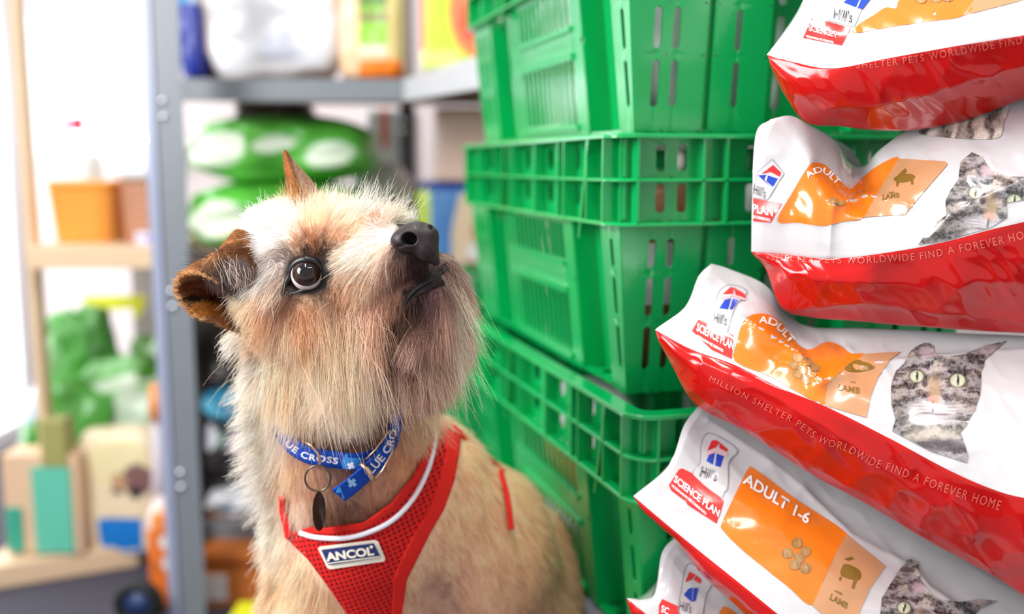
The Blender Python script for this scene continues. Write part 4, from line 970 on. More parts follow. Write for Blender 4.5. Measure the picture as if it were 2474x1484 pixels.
for x0, y0, D0, xf in ((745, 1440, .88, -.205), (965, 1440, .90, -.105)):     # forelegs down to the step
    p, r = PR(x0, y0, D0, 92); fd.cone(p, r, (xf, D0-.005, .46), .024, k=.02); fd.cone((xf, D0-.005, .46), .023, (xf, D0-.01, DZ+.022), .018, k=.01)
    fd.cone((xf, D0-.012, DZ+.018), .021, (xf, D0-.05, DZ+.016), .018, k=.01)
hp = P(1120, 1560, 1.05); hp[2] = .45
for dx in (-.075, .06):                                                        # folded hind legs of the sitting dog
    fd.cone((hp[0]+dx, 1.10, .47), .07, (hp[0]+dx*1.2, .98, .43), .045, k=.03); fd.cone((hp[0]+dx*1.2, .98, .43), .035, (hp[0]+dx*1.25, 1.09, DZ+.035), .024, k=.02)
    fd.cone((hp[0]+dx*1.25, 1.10, DZ+.022), .021, (hp[0]+dx*1.3, .97, DZ+.02), .021, k=.01)
fd.cone((hp[0], 1.14, .44), .085, k=.03); fd.cone((hp[0]-.02, 1.17, .40), .02, (hp[0]-.12, 1.17, DZ+.02), .012, k=.015)
ep, er = PR(742, 665, .775, 40); fd.cone(ep+np.array([0, -.004, 0]), er*.9, k=.004, sub=True)
bV, bQ = fd.mesh(); bV = bV.astype(float)
bQ = bQ[:, ::-1]
body_bvh = BVHTree.FromPolygons([tuple(v) for v in bV], [tuple(int(i) for i in q) for q in bQ])
print('body', len(bV), len(bQ))
def hit(x, y, off=0.0, bv=None):
    d = Vector(ray(x, y)).normalized(); h_, n_, i_, ds = (bv or body_bvh).ray_cast(Vector(CAMP), d)
    if h_ is None: return None, None
    if n_.dot(d) > 0: n_ = -n_
    return np.array(h_-d*off), np.array(n_)

# colours of the coat, by place on the dog, with the shading by the foreleg
CR, WH, TN, LT, DK, BR, GO = (242, 222, 198), (250, 240, 228), (216, 178, 138), (236, 208, 176), (40, 25, 22), (150, 92, 46), (226, 184, 134)
GB, PK, OB = (218, 192, 170), (206, 176, 158), (206, 168, 130)
# picture point, growth direction, length (px), lift, colour
GD = [
 (690,520,-.3,-.95,45,.5,CR),(755,505,.1,-1,50,.6,LT),(800,510,.3,-.9,55,.6,CR),(850,505,.5,-.8,70,.6,WH),(900,520,.5,-.8,80,.55,CR),(940,530,.5,-.6,70,.5,CR),(975,540,.2,-.5,16,.2,WH),
 (640,560,-.6,-.6,60,.5,WH),(615,620,-.8,.2,45,.5,WH),(690,580,-.7,.4,70,.4,WH),(655,640,-.4,.9,90,.4,WH),(680,690,-.25,1,90,.35,CR),(650,740,-.3,1,80,.4,TN),(610,720,-.5,.8,60,.4,LT),(605,790,-.5,.85,70,.45,TN),(700,545,-.5,-.5,60,.5,WH),
 (722,596,-.3,-.9,34,.35,OB),(756,590,.0,-1,36,.35,(170,116,76)),(742,612,-.2,-1,22,.25,DK),(782,612,.3,-.9,20,.25,DK),(798,640,.4,-.3,16,.2,DK),(805,585,.4,-.8,34,.35,TN),(760,555,-.1,-1,45,.4,LT),(820,548,.5,-.7,50,.4,CR),(850,560,.5,-.4,40,.35,LT),(882,552,.5,-.3,26,.3,(176,112,62)),
 (935,562,-.85,.3,60,.3,WH),(890,590,-.85,.45,70,.35,WH),(845,615,-.8,.55,60,.4,CR),(825,655,-.6,.8,46,.35,LT),(805,690,-.2,1,50,.3,TN),(835,700,-.2,1,60,.3,TN),(800,665,.2,.6,14,.2,(96,62,48)),
 (712,632,-.5,-.6,14,.2,(70,46,38)),(696,690,-.6,.6,16,.2,(60,40,34)),(716,708,-.2,1,18,.15,(64,42,36)),(752,708,.1,1,18,.15,(84,56,44)),(786,694,.4,.7,18,.15,(70,46,38)),(796,610,.5,-.5,22,.25,(74,48,40)),(742,735,.05,1,40,.2,(206,166,128)),(1000,622,0,1,16,.12,(56,38,36)),(1042,606,.2,1,14,.1,(60,42,42)),(962,612,-.3,1,18,.15,(96,70,62)),(1075,636,.3,1,20,.15,(90,64,62)),(1045,694,.1,1,24,.15,(48,30,30)),(1015,708,0,1,34,.15,(48,30,28)),(988,726,-.1,1,44,.2,(42,26,24)),(968,760,-.15,1,60,.2,(48,30,26)),(948,815,-.15,1,70,.2,(76,50,40)),(1065,690,.3,1,26,.15,(110,80,76)),(940,850,.0,1,110,.3,(196,160,134)),(1010,760,.1,1,90,.25,(150,116,102)),(570,815,-.8,.55,60,.4,WH),(540,790,-.8,.5,40,.4,WH),(700,722,-.3,1,50,.3,(150,104,76)),(735,760,.05,1,90,.25,TN),(690,770,-.1,1,110,.3,LT),(785,755,.1,1,110,.3,LT),
 (925,605,-.5,.9,60,.3,CR),(940,640,-.3,1,60,.28,(196,164,140)),(895,660,-.35,1,80,.3,(226,196,164)),(962,640,-.1,1,44,.22,(132,98,86)),(990,645,0,1,40,.18,(78,52,48)),(1025,635,.15,1,26,.12,(84,56,54)),(1055,620,.2,1,20,.1,(104,74,70)),(985,680,-.1,1,46,.2,(150,112,96)),(1010,672,0,1,40,.16,(104,72,64)),
 (870,720,-.1,1,120,.3,GB),(930,700,-.15,1,90,.3,(206,172,146)),(955,725,-.15,1,60,.25,(176,132,104)),(975,745,-.2,1,46,.2,DK),(950,790,-.2,1,70,.2,(92,62,50)),(1000,728,-.1,1,34,.15,(70,44,42)),(1045,712,.1,1,30,.12,(128,92,88)),
 (640,850,-.15,1,140,.4,CR),(700,860,.0,1,190,.35,LT),(760,850,.08,1,210,.35,CR),(830,830,.12,1,220,.32,LT),(885,800,.12,1,210,.3,CR),(910,760,.02,1,170,.3,(222,188,156)),
 (990,790,.1,1,170,.25,PK),(1040,750,.2,1,160,.3,PK),(1075,725,.3,1,170,.4,(220,190,168)),(1085,680,.45,.95,120,.45,(224,200,178)),(1080,640,.6,.8,100,.4,(226,206,186)),(1072,600,.6,.8,70,.3,(230,212,192)),(1030,820,.15,1,160,.3,(206,174,152)),(960,850,.1,1,190,.3,(204,172,148)),(1000,900,.15,1,120,.25,(200,172,150)),(1085,790,.3,1,130,.4,GB),
 (600,880,-.5,.85,85,.5,WH),(590,960,-.6,.75,85,.55,WH),(590,1030,-.75,.5,85,.6,WH),(600,1110,-.85,.3,95,.6,WH),(640,1100,-.5,.8,70,.4,CR),(630,1200,-.8,.5,70,.5,CR),(650,1300,-.5,.8,70,.4,CR),(655,1420,-.5,.8,60,.4,(236,206,170)),(640,980,-.3,.95,80,.4,CR),(660,920,-.2,1,90,.4,LT),
 (760,1000,.15,1,70,.2,(206,170,146)),(850,980,.15,1,60,.18,(206,170,144)),(800,1070,.1,1,30,.12,(150,114,100)),(880,1060,.1,1,26,.12,(160,120,104)),(720,1130,-.1,1,50,.2,(226,194,160)),(700,1220,-.1,1,60,.25,CR),(740,1160,0,1,36,.15,(200,162,130)),
 (830,1180,.1,1,26,.12,(164,126,106)),(800,1250,0,1,40,.15,(120,84,62)),(920,1180,.1,1,28,.12,(196,154,122)),(980,1120,.1,1,30,.15,(222,176,132)),(900,1240,.05,1,26,.12,(150,110,88)),
 (1000,1000,.1,1,60,.25,(224,186,146)),(1080,980,.3,.9,60,.3,(240,214,180)),(1060,1060,.2,1,40,.25,(230,190,146)),
 (1130,1010,.6,.5,46,.4,(240,204,156)),(1190,1040,.7,.5,46,.45,(240,206,158)),(1150,1130,.5,.8,28,.2,(226,180,128)),(1120,1240,.6,.7,28,.18,(230,184,134)),(1080,1330,.6,.6,30,.2,(232,186,140)),(1200,1240,.55,.8,30,.2,(226,178,122)),(1250,1120,.7,.6,40,.4,(238,200,146)),(1300,1220,.65,.75,34,.35,(230,188,132)),(1330,1320,.6,.8,32,.35,(214,174,110)),(1370,1450,.5,.9,30,.35,(196,162,104)),(1250,1400,.5,.85,30,.22,(214,166,112)),(1160,1420,.4,.8,30,.2,(232,184,140)),
 (1040,1420,.5,.6,26,.15,(150,108,82)),(1060,1470,.5,.6,26,.15,(176,132,100)),(1000,1400,.4,.8,30,.2,(226,186,144)),(1320,1480,.4,.9,30,.25,(156,110,74)),(1100,1540,.2,1,30,.2,(226,182,138)),  # first two: dark shading near the foreleg, put into the coat colour
 (700,1400,-.3,.95,60,.3,(238,210,174)),(760,1470,-.1,1,60,.3,(226,192,156)),(690,1480,-.3,1,60,.35,CR),(900,1500,.0,1,40,.2,(220,180,140)),(800,1700,0,1,30,.2,CR)]
GXY = np.array([(g[0], g[1]) for g in GD], float); GDIR = np.array([(g[2], g[3]) for g in GD]); GDIR /= np.linalg.norm(GDIR, axis=1, keepdims=True)
GL = np.array([g[4] for g in GD], float); GLF = np.array([g[5] for g in GD]); GC = np.array([lin(g[6]) for g in GD])*1.22
flank = ((GXY[:, 0] > 985) & (GXY[:, 1] > 985))[:, None]; GC = np.where(flank, GC*.62+np.array(lin((255, 230, 202)))*.42, GC)*np.array([1.06, 1.01, 1.06])
def guide(pp, xy=GXY, K=5, pw=2.6):
    d2 = ((pp[:, None, :]-xy[None])**2).sum(2); k = np.argpartition(d2, K, axis=1)[:, :K]
    dd = np.take_along_axis(d2, k, 1); w = 1/(dd+60)**(pw/2); w /= w.sum(1, keepdims=True); return k, w
def look(pp, dark=True):
    pp = pp.copy(); pp[:, 1] = np.minimum(pp[:, 1], 1700); out = []
    D_, L_, F_, C_ = [], [], [], []
    for i in range(0, len(pp), 20000):
        k, w = guide(pp[i:i+20000]); D_.append((GDIR[k]*w[..., None]).sum(1)); L_.append((GL[k]*w).sum(1)); F_.append((GLF[k]*w).sum(1)); C_.append((GC[k]*w[..., None]).sum(1))
    return np.concatenate(D_), np.concatenate(L_), np.concatenate(F_), np.concatenate(C_)

dog = empty('dog', (-.13, 1.0, DZ), 'scruffy cream and tan terrier in red harness gazing up at the food bags', 'dog')
SKIN = mat('coat_skin', (0, 0, 0), .8, .2, attr='Col')
pp_body = pix(bV); _, _, _, cb = look(pp_body)
def dark_at(c, cx, cy, rx, ry, rgb):
    m_ = np.clip((1.25-np.hypot((pp_body[:, 0]-cx)/rx, (pp_body[:, 1]-cy)/ry))/.25, 0, 1)[:, None]; return c*(1-m_)+np.array(lin(rgb))*m_
cb = cb*.78
for a_ in ((742, 665, 52, 46, (22, 15, 14)), (690, 712, 16, 16, (26, 18, 16)), (1008, 590, 60, 48, (40, 28, 28)), (1045, 670, 46, 26, (36, 24, 24)), (1000, 712, 30, 18, (36, 24, 22))): cb = dark_at(cb, *a_)
mb = MB(); mb.add(bV, bQ, SKIN, np.clip(cb, 0, .9)); mb.build('body', dog)

HAIR = bpy.data.materials.new('coat_hair'); HAIR.use_nodes = True; nt = HAIR.node_tree
pb = nt.nodes['Principled BSDF']; pb.inputs['Roughness'].default_value = .5; pb.inputs['Specular IOR Level'].default_value = .35
at = nt.nodes.new('ShaderNodeAttribute'); at.attribute_name = 'tint'; nt.links.new(at.outputs['Color'], pb.inputs['Base Color'])
tr = nt.nodes.new('ShaderNodeBsdfTranslucent'); nt.links.new(at.outputs['Color'], tr.inputs['Color'])
mx = nt.nodes.new('ShaderNodeMixShader'); mx.inputs[0].default_value = .45; nt.links.new(pb.outputs[0], mx.inputs[1]); nt.links.new(tr.outputs[0], mx.inputs[2])
nt.links.new(mx.outputs[0], nt.nodes['Material Output'].inputs[0])

def strands(name, pts, nrm, dirs, length, lift, cols, parent=dog, K=8, rad=.00015, clump=.5, ncl=None, grav=.25, curl=.25, seed=1, jit=.22, lenj=.3, colj=.16, stiff=None):
    """grow hair from points on the skin: all arrays in metres, dirs = preferred 3D direction"""
    rng = np.random.default_rng(seed); N = len(pts)
    n = nrm/np.linalg.norm(nrm, axis=1, keepdims=True)
    t = dirs-(dirs*n).sum(1, keepdims=True)*n; tl = np.linalg.norm(t, axis=1, keepdims=True); t = t/np.maximum(tl, 1e-4)
    j = rng.normal(0, jit, (N, 3)); t = t+j; t -= (t*n).sum(1, keepdims=True)*n; t /= np.linalg.norm(t, axis=1, keepdims=True)+1e-9
    lf = lift*(1+rng.normal(0, .25, N)); d = t+n*lf[:, None]; d /= np.linalg.norm(d, axis=1, keepdims=True)
    L = length*(1+lenj*rng.uniform(-1, .6, N)); st = L/(K-1)
    A = np.zeros((N, K, 3)); A[:, 0] = pts-n*.0005
    ph = rng.uniform(0, 6.28, N); am = curl*rng.uniform(0, 1, N)**2; fr = rng.uniform(.5, 1.4, N); side = np.cross(d, n)
    lw = np.clip(L/.05, 0, 1)
    for k in range(1, K):
        u = k/(K-1)
        dd = d+dirs*.35*u+np.array([0, 0, -1.0])*(grav*u*lw)[:, None]+side*(am*np.sin(ph+fr*6.28*u))[:, None]+n*(am*.6*np.cos(ph*1.7+fr*5*u))[:, None]
        dd /= np.linalg.norm(dd, axis=1, keepdims=True); A[:, k] = A[:, k-1]+dd*st[:, None]
    if clump and N > 50:
        ncl = ncl or max(8, N//14); ci = rng.choice(N, ncl, replace=False); kd = KDTree(ncl)
        for q, i in enumerate(ci): kd.insert(Vector(pts[i]), q)
        kd.balance(); own = np.array([ci[kd.find(Vector(p))[1]] for p in pts])
        cs = (clump*rng.uniform(.4, 1.0, N))[:, None, None]*(np.linspace(0, 1, K)**1.3)[None, :, None]
        tgt = A[own]+(A[:, :1]-A[own][:, :1])*(1-.75*np.linspace(0, 1, K))[None, :, None]
        A = A*(1-cs)+tgt*cs
        cj = rng.normal(0, colj*.7, N)[own]
    else: cj = 0
    c = cols*(1+cj+rng.normal(0, colj, N))[:, None]
    warm = rng.normal(0, .05, N); c = c*np.stack([1+warm*.3, 1-warm*.2, 1-warm], 1)
    dk = rng.uniform(0, 1, N) < .025; c[dk] *= .45
    c = np.clip(c, .004, .97)
    cu = bpy.data.hair_curves.new(name); cu.add_curves([K]*N)
    cu.points.foreach_set('position', (A-parent_world(parent)).astype(np.float32).ravel())
    r = (rad*rng.uniform(.7, 1.25, N))[:, None]*(1-.72*np.linspace(0, 1, K)**1.6)[None, :]
    ra = cu.attributes.get('radius') or cu.attributes.new('radius', 'FLOAT', 'POINT'); ra.data.foreach_set('value', r.astype(np.float32).ravel())
    ta = cu.attributes.new('tint', 'FLOAT_COLOR', 'CURVE'); ta.data.foreach_set('color', np.concatenate([c, np.ones((N, 1))], 1).astype(np.float32).ravel())
    cu.materials.append(HAIR)
    o = bpy.data.objects.new(name, cu); COL.objects.link(o); o.parent = parent; o['kind'] = 'stuff'; return o
def scatter(V, Q, wt, n, rng):
    """n random points over faces with weights per area"""
    T = np.concatenate([Q[:, [0, 1, 2]], Q[:, [0, 2, 3]]]) if Q.shape[1] == 4 else Q
    a, b, c = V[T[:, 0]], V[T[:, 1]], V[T[:, 2]]; cr = np.cross(b-a, c-a); ar = np.linalg.norm(cr, axis=1)/2
    w = ar*wt((a+b+c)/3, cr/(2*ar[:, None]+1e-12)); w /= w.sum(); f = rng.choice(len(T), n, p=w)
    u, v = rng.uniform(0, 1, n), rng.uniform(0, 1, n); m = u+v > 1; u[m], v[m] = 1-u[m], 1-v[m]
    return a[f]+(b-a)[f]*u[:, None]+(c-a)[f]*v[:, None], T[f], u, v
# smooth vertex normals of the body
e1 = bV[bQ[:, 1]]-bV[bQ[:, 0]]; e2 = bV[bQ[:, 2]]-bV[bQ[:, 0]]; fn = np.cross(e1, e2); bN = np.zeros_like(bV)
for k in range(4): np.add.at(bN, bQ[:, k], fn)
for it in range(3):
    acc = bN.copy()
    for k in range(4): np.add.at(acc, bQ[:, k], bN[bQ[:, (k+1) % 4]]/np.linalg.norm(bN[bQ[:, (k+1) % 4]], axis=1, keepdims=True).clip(1e-9))
    bN = acc/np.linalg.norm(acc, axis=1, keepdims=True)
ctr = (bV-np.array([-.13, 1.0, .6])); 
if ((bN*ctr).sum(1) > 0).mean() < .5: bN = -bN
RIGHT, UP = np.array([1., 0, 0]), np.array([0, SA, CA])
# places kept free of hair
HN = [(690,1296),(745,1275),(790,1276),(880,1263),(948,1216),(1000,1150),(1035,1080),(1048,1034),(1075,1008),(1108,1020),(1112,1045),(1107,1090),(1095,1160),(1070,1230),(1035,1290),(1005,1350),(980,1400),(966,1500),(958,1600),(880,1600),(850,1500),(790,1410),(745,1350)]
HNi = [(x*.94+890*.06, y*.96+1280*.04) for x, y in HN]
BSTRAP = [(1095, 1040), (1125, 1042), (1165, 1070), (1200, 1122), (1222, 1185), (1232, 1250), (1236, 1280)]
def keep(p, nrmv):
    q = pix(p); x, y = q[:, 0], q[:, 1]; near = ((p-CAMP)*nrmv).sum(1) < 0
    m = ((x-742)/49)**2+((y-665)/44)**2 > 1
    m &= ((x-1004)/54)**2+((y-572)/42)**2 > 1
    m &= ~(inside(x, y, [(1086, 644), (1066, 684), (1040, 700), (1024, 696), (1038, 672), (1060, 658)]))
    m &= ~(inside(x, y, HN) & near)
    m &= ~((polydist(x, y, BSTRAP) < 9) & near)
    m &= p[:, 2] > DZ+.004
    return m
def grow_body(name, n, region, seed, wfun, mul=1.0, **kw):
    rng = np.random.default_rng(seed)
    p, T, u, v = scatter(bV, bQ, wfun, n, rng)
    nr = bN[T[:, 0]]*(1-u-v)[:, None]+bN[T[:, 1]]*u[:, None]+bN[T[:, 2]]*v[:, None]
    q = pix(p); m = region(q, p) & keep(p, nr); p, nr, q = p[m], nr[m], q[m]
    d2, L, lf, c = look(q); L = np.where(q[:, 1] > 960, L*1.5, L*1.02)*.79/F; lf = np.where(q[:, 1] > 960, lf*1.35, lf*1.1)
    dd = d2[:, :1]*RIGHT-d2[:, 1:]*UP
    print(name, len(p)); return strands(name, p, nr, dd, L*mul, lf*mul, c, seed=seed, **kw)
def wcam(hi, lo):
    def f(c, n):
        q = pix(c); view = c-CAMP; facing = (n*view).sum(1) < .02
        fr = (q[:, 1] < 1560) & (q[:, 0] < 1500)
        return np.where(facing & fr, hi, np.where(fr, hi*.35, lo))
    return f
head = lambda q, p: (q[:, 1] < 960) & (p[:, 1] < .97)
QH = 1.0
grow_body('head_fur', int(150000*QH), lambda q, p: head(q, p), 11, lambda c, n: wcam(1, .0)(c, n)*(pix(c)[:, 1] < 960), rad=.00014, clump=.5, grav=.35, curl=.25, colj=.15)
grow_body('body_fur', int(150000*QH), lambda q, p: ~head(q, p), 12, lambda c, n: wcam(1, .12)(c, n)*(pix(c)[:, 1] > 940), rad=.00016, clump=.5, grav=.2, curl=.35, colj=.16)

grow_body('loose_head_hair', 7500, lambda q, p: head(q, p) & (np.hypot(q[:, 0]-742, q[:, 1]-665) > 75) & (q[:, 0] < 960), 13, lambda c, n: wcam(1, .0)(c, n)*(pix(c)[:, 1] < 960)*(pix(c)[:, 0] < 960), rad=.00019, clump=.3, ncl=900, grav=.35, curl=.8, jit=.5, colj=.12, lenj=.5, mul=1.25)
grow_body('loose_body_hair', 7000, lambda q, p: ~head(q, p), 14, lambda c, n: wcam(1, .1)(c, n)*(pix(c)[:, 1] > 940), rad=.00019, clump=.2, ncl=900, grav=.2, curl=.8, jit=.5, colj=.15, lenj=.5, mul=1.25)
# --- ears: folded leaves of skin with short fur
def patch(rows, nu=26, nv=26):
    A = np.array([[P(*c) for c in r] for r in rows]); A = catmull(A, nu); return catmull(A.swapaxes(0, 1), nv).swapaxes(0, 1)
def ear(rows_list, colfn, lenfn, dirfn, n, seed, label, liftv=.35):
    mbe = MB(); Vs, Qs = [], []; k = 0
    for rows in rows_list:
        G = patch(rows); nu, nv = G.shape[:2]; V = G.reshape(-1, 3); c = colfn(pix(V)); mbe.grid(G, SKIN, np.clip(c*.7, 0, 1))
        Q = np.array([(i*nv+j, (i+1)*nv+j, (i+1)*nv+j+1, i*nv+j+1) for i in range(nu-1) for j in range(nv-1)])
        Vs.append(V); Qs.append(Q+k); k += len(V)
    o = mbe.build('ear', dog, solid=.0022); o['label'] = label
    V, Q = np.concatenate(Vs), np.concatenate(Qs); rng = np.random.default_rng(seed)
    p, T, u, v = scatter(V, Q, lambda c, n_: np.ones(len(c)), n, rng)
    a, b, c_ = V[T[:, 0]], V[T[:, 1]], V[T[:, 2]]; nr = np.cross(b-a, c_-a); nr /= np.linalg.norm(nr, axis=1, keepdims=True)
    tow = (nr*(p-CAMP)).sum(1) > 0; nr[tow] *= -1; back = rng.uniform(0, 1, n) < .25; nr[back] *= -1
    q = pix(p); d2 = dirfn(q); dd = d2[:, :1]*RIGHT-d2[:, 1:]*UP
    strands('ear_fur', p+nr*.001, nr, dd, lenfn(q)*.79/F, np.full(n, liftv), colfn(q), parent=o, K=5, rad=.00011, clump=.25, grav=0, curl=.15, seed=seed, jit=.3)
    return o
def ecol(q):
    x, y = q[:, 0], q[:, 1]; c = np.tile(lin((176, 122, 76)), (len(q), 1)); nz = vnoise(x/7, y/7, 0, 77)[:, None]
    def bl(col, poly=None, cx=0, cy=0, rx=1, ry=1):
        nonlocal c
        m = np.clip(1.3-np.hypot((x-cx)/rx, (y-cy)/ry), 0, .3)[:, None]/.3; c = c*(1-m)+np.array(lin(col))*m
    bl((120, 74, 40), cx=570, cy=615, rx=35, ry=22); bl((96, 72, 66), cx=545, cy=660, rx=52, ry=30); bl((150, 128, 122), cx=578, cy=655, rx=26, ry=28)
    bl((70, 26, 14), cx=545, cy=715, rx=44, ry=26); bl((120, 62, 28), cx=480, cy=695, rx=44, ry=22); bl((44, 26, 14), cx=470, cy=722, rx=22, ry=9); bl((52, 32, 24), cx=580, cy=745, rx=24, ry=40)
    bl((196, 128, 56), cx=500, cy=748, rx=36, ry=16)
    return c*(.75+.5*nz)
near_ear = ear([
    [[(628, 590, .80), (610, 568, .795), (578, 556, .79), (572, 560, .79)],
     [(630, 630, .79), (600, 605, .778), (560, 585, .775), (545, 592, .785)],
     [(622, 690, .785), (590, 655, .768), (545, 628, .768), (500, 636, .782)],
     [(604, 745, .79), (580, 705, .775), (540, 690, .772), (492, 662, .782)]],
    [[(560, 612, .80), (520, 612, .80), (480, 632, .80), (452, 655, .80)],
     [(560, 670, .79), (525, 668, .785), (485, 655, .778), (438, 664, .772)],
     [(600, 730, .80), (545, 715, .80), (490, 690, .79), (424, 690, .775)],
     [(602, 775, .80), (555, 760, .795), (500, 748, .782), (436, 722, .772)],
     [(588, 806, .795), (560, 798, .785), (512, 776, .777), (462, 756, .772)]]],
    ecol, lambda q: np.where((np.abs(q[:, 0]-555) < 55) & (np.abs(q[:, 1]-660) < 35), 42., 16.), lambda q: np.where((np.abs(q[:, 0]-555) < 60) & (np.abs(q[:, 1]-655) < 40), 1, -1.0)[:, None]*np.array([[.45, .0]])+np.where((np.abs(q[:, 0]-555) < 60) & (np.abs(q[:, 1]-655) < 40), .9, .3)[:, None]*np.array([[0, 1.0]]),
    16000, 21, 'brown folded near ear with dark inner hair')
def ecol2(q):
    x, y = q[:, 0], q[:, 1]; t = np.clip((y-370)/130, 0, 1); edge = 690+t*8; mid = 690+(y-370)*.34
    c = np.tile(lin((204, 164, 140)), (len(q), 1)); m = (x < mid+4)[:, None]; c = np.where(m, np.array(lin((176, 112, 60))), c)
    dk = np.exp(-((x-mid-4)/5)**2)[:, None]; return c*(1-.45*dk)*(.85+.3*vnoise(x/8, y/8, 0, 5)[:, None])  # dark line paints the shading of the fold into the ear colour
far_ear = ear([[[(686, 366, .835), (687, 366, .835), (688, 366, .835), (689, 366, .835)],
     [(689, 400, .832), (698, 402, .82), (708, 402, .825), (714, 398, .835)],
     [(693, 440, .83), (712, 442, .812), (735, 442, .82), (748, 436, .838)],
     [(696, 480, .83), (726, 484, .812), (760, 486, .82), (776, 476, .84)],
     [(698, 530, .83), (735, 540, .815), (775, 540, .82), (800, 530, .84)]]], ecol2, lambda q: np.full(len(q), 11.), lambda q: np.tile([-.15, -1.0], (len(q), 1)), 6500, 22, 'pointed tan far ear standing up')
# long wisps: black hairs behind the near ear, tufts on the brow, loose hairs under the chin
def wisps(name, L_, seed, cols, r=.00011, K=12, clump=.35, curl=.35):
    rng = np.random.default_rng(seed); P0, D0, LL, CC, NN = [], [], [], [], []
    for (x, y, D, sx, sy, dx, dy, ln, n, ci, dz) in L_:
        for _ in range(n):
            P0.append(P(x+rng.normal(0, sx), y+rng.normal(0, sy), D+rng.normal(0, .004))); a = math.atan2(dy, dx)+rng.normal(0, .22)
            v = math.cos(a)*RIGHT-math.sin(a)*UP+np.array([0, dz+rng.normal(0, .15), 0]); D0.append(v); LL.append(ln*rng.uniform(.6, 1.15)*.79/F); CC.append(lin(cols[ci])); NN.append([0, -1., .2])
    return strands(name, np.array(P0), np.array(NN), np.array(D0), np.array(LL), np.full(len(P0), .25), np.array(CC), K=K, rad=r, clump=clump, ncl=max(6, len(P0)//12), grav=.3, curl=curl, seed=seed, jit=.12)
wisps('ear_rim_hair', [(x, y, .772, 4, 3, -.5, -.4, 11, 60, 0, -.3) for x, y in ((428, 690), (430, 678), (438, 668), (450, 661), (464, 659), (480, 662), (496, 668), (512, 676), (526, 684), (426, 704), (432, 720), (444, 738), (458, 752), (474, 764), (490, 772))], 35, [(232, 180, 124)], K=5)
wisps('ear_wisps', [(520, 625, .80, 14, 6, -1, .05, 85, 70, 0, .1), (560, 590, .79, 10, 8, -.3, -1, 30, 30, 1, 0), (560, 640, .765, 22, 14, .35, 1, 70, 60, 2, -.1)], 31, [(70, 66, 74), (214, 170, 110), (224, 206, 192)])
wisps('brow_tuft', [(880, 512, .80, 26, 8, .35, -1, 85, 160, 0, .1), (940, 525, .79, 26, 8, .5, -.75, 75, 160, 0, .1), (800, 500, .81, 30, 8, .2, -1, 60, 180, 0, .1), (720, 495, .81, 22, 8, -.1, -1, 60, 130, 1, 0),
    (1000, 528, .77, 10, 3, -.1, -1, 24, 60, 0, 0)], 32, [(250, 240, 226), (236, 196, 146)])
wisps('muzzle_whiskers', [(1100, 720, .775, 10, 26, .45, 1, 170, 120, 0, 0), (1095, 800, .775, 14, 26, .3, 1, 170, 140, 0, 0), (1050, 860, .77, 28, 26, .2, 1, 170, 200, 1, 0), (960, 900, .77, 30, 20, .15, 1, 150, 140, 1, 0), (1020, 780, .752, 30, 20, .1, 1, 140, 70, 2, 0), (1088, 640, .77, 4, 12, .5, 1, 150, 16, 2, 0),
    (980, 740, .75, 16, 12, -.15, 1, 110, 60, 2, 0), (880, 640, .757, 14, 10, -.9, .45, 60, 60, 0, -.2)], 33, [(236, 220, 202), (206, 178, 158), (96, 64, 48)])

wisps('ruff', [(615, 880, .83, 8, 34, -.8, .75, 80, 160, 0, .1), (612, 980, .84, 8, 50, -.8, .65, 84, 300, 0, .1), (625, 1080, .85, 8, 50, -.9, .5, 88, 300, 0, .1), (640, 1170, .86, 10, 40, -.9, .6, 74, 180, 0, .1),
    (575, 815, .82, 16, 14, -.75, .65, 60, 160, 0, .1), (655, 1260, .86, 8, 40, -.7, .8, 70, 200, 0, .1), (655, 1400, .86, 8, 60, -.6, .8, 60, 260, 1, .1)], 34, [(252, 242, 228), (240, 214, 180)], r=.00020, clump=.85, curl=.6)
# --- nose
nf = Field((-76, -92, -70), (84, 66, 62), 1.5)          # x right, y up, z towards the viewer, in picture units round the nose
nf.cone((2, -2, 0), 1, k=8, sc=(1, 1, 1)); nf.D[:] = 100.0
def el(c, r, k=8, sub=False):
    d = np.sqrt(((nf.X-c[0])/r[0])**2+((nf.Y-c[1])/r[1])**2+((nf.Z-c[2])/r[2])**2); d = (d-1)*min(r)
    nf.D = -smin(-nf.D, d, k) if sub else smin(nf.D, d, k)
el((8, 2, -6), (50, 42, 44)); el((-18, -4, 4), (38, 30, 34)); el((30, -18, 0), (30, 38, 38)); nf.cone((38, -32, 6), 22, (52, -54, -6), 11, k=10)
el((38, 8, 6), (22, 26, 26))
el((-9, -1, 42), (17, 16, 34), 4, True); el((-2, -2, 26), (14, 13, 24), 4, True)
nf.cone((-14, -17, 40), 5, (-50, -25, 22), 4.5, k=4, sub=True); el((46, 28, 14), (8, 9, 16), 4, True)
nf.cone((22, 28, 46), 1.6, (40, -18, 44), 1.8, k=2.5, sub=True); nf.cone((40, -18, 42), 1.8, (52, -62, 14), 1.8, k=2.5, sub=True)
nV, nQ = nf.mesh(); s0 = .742/F; c0 = P(1000, 578, .742)
FWD = np.array([0, CA, -SA])
nW = c0+(nV[:, :1]*RIGHT+nV[:, 1:2]*UP-nV[:, 2:]*FWD)*s0
NOSE = mat('nose_leather', (38, 26, 28), .42, .35, var=.2, scale=300, bump=.15, bscale=1200, coat=.05)
NOSE_D = mat('nostril_inside', (10, 7, 8), .7)
dn = np.sqrt(((nV[:, 0]+8)/16)**2+((nV[:, 1]+1)/15)**2)
m = MB(); inn = (dn[nQ].mean(1) < .95) & (nV[nQ][:, :, 2].mean(1) < 26)
m.add(nW, nQ[~inn], NOSE); m.add(nW, nQ[inn], NOSE_D); m.build('nose', dog)

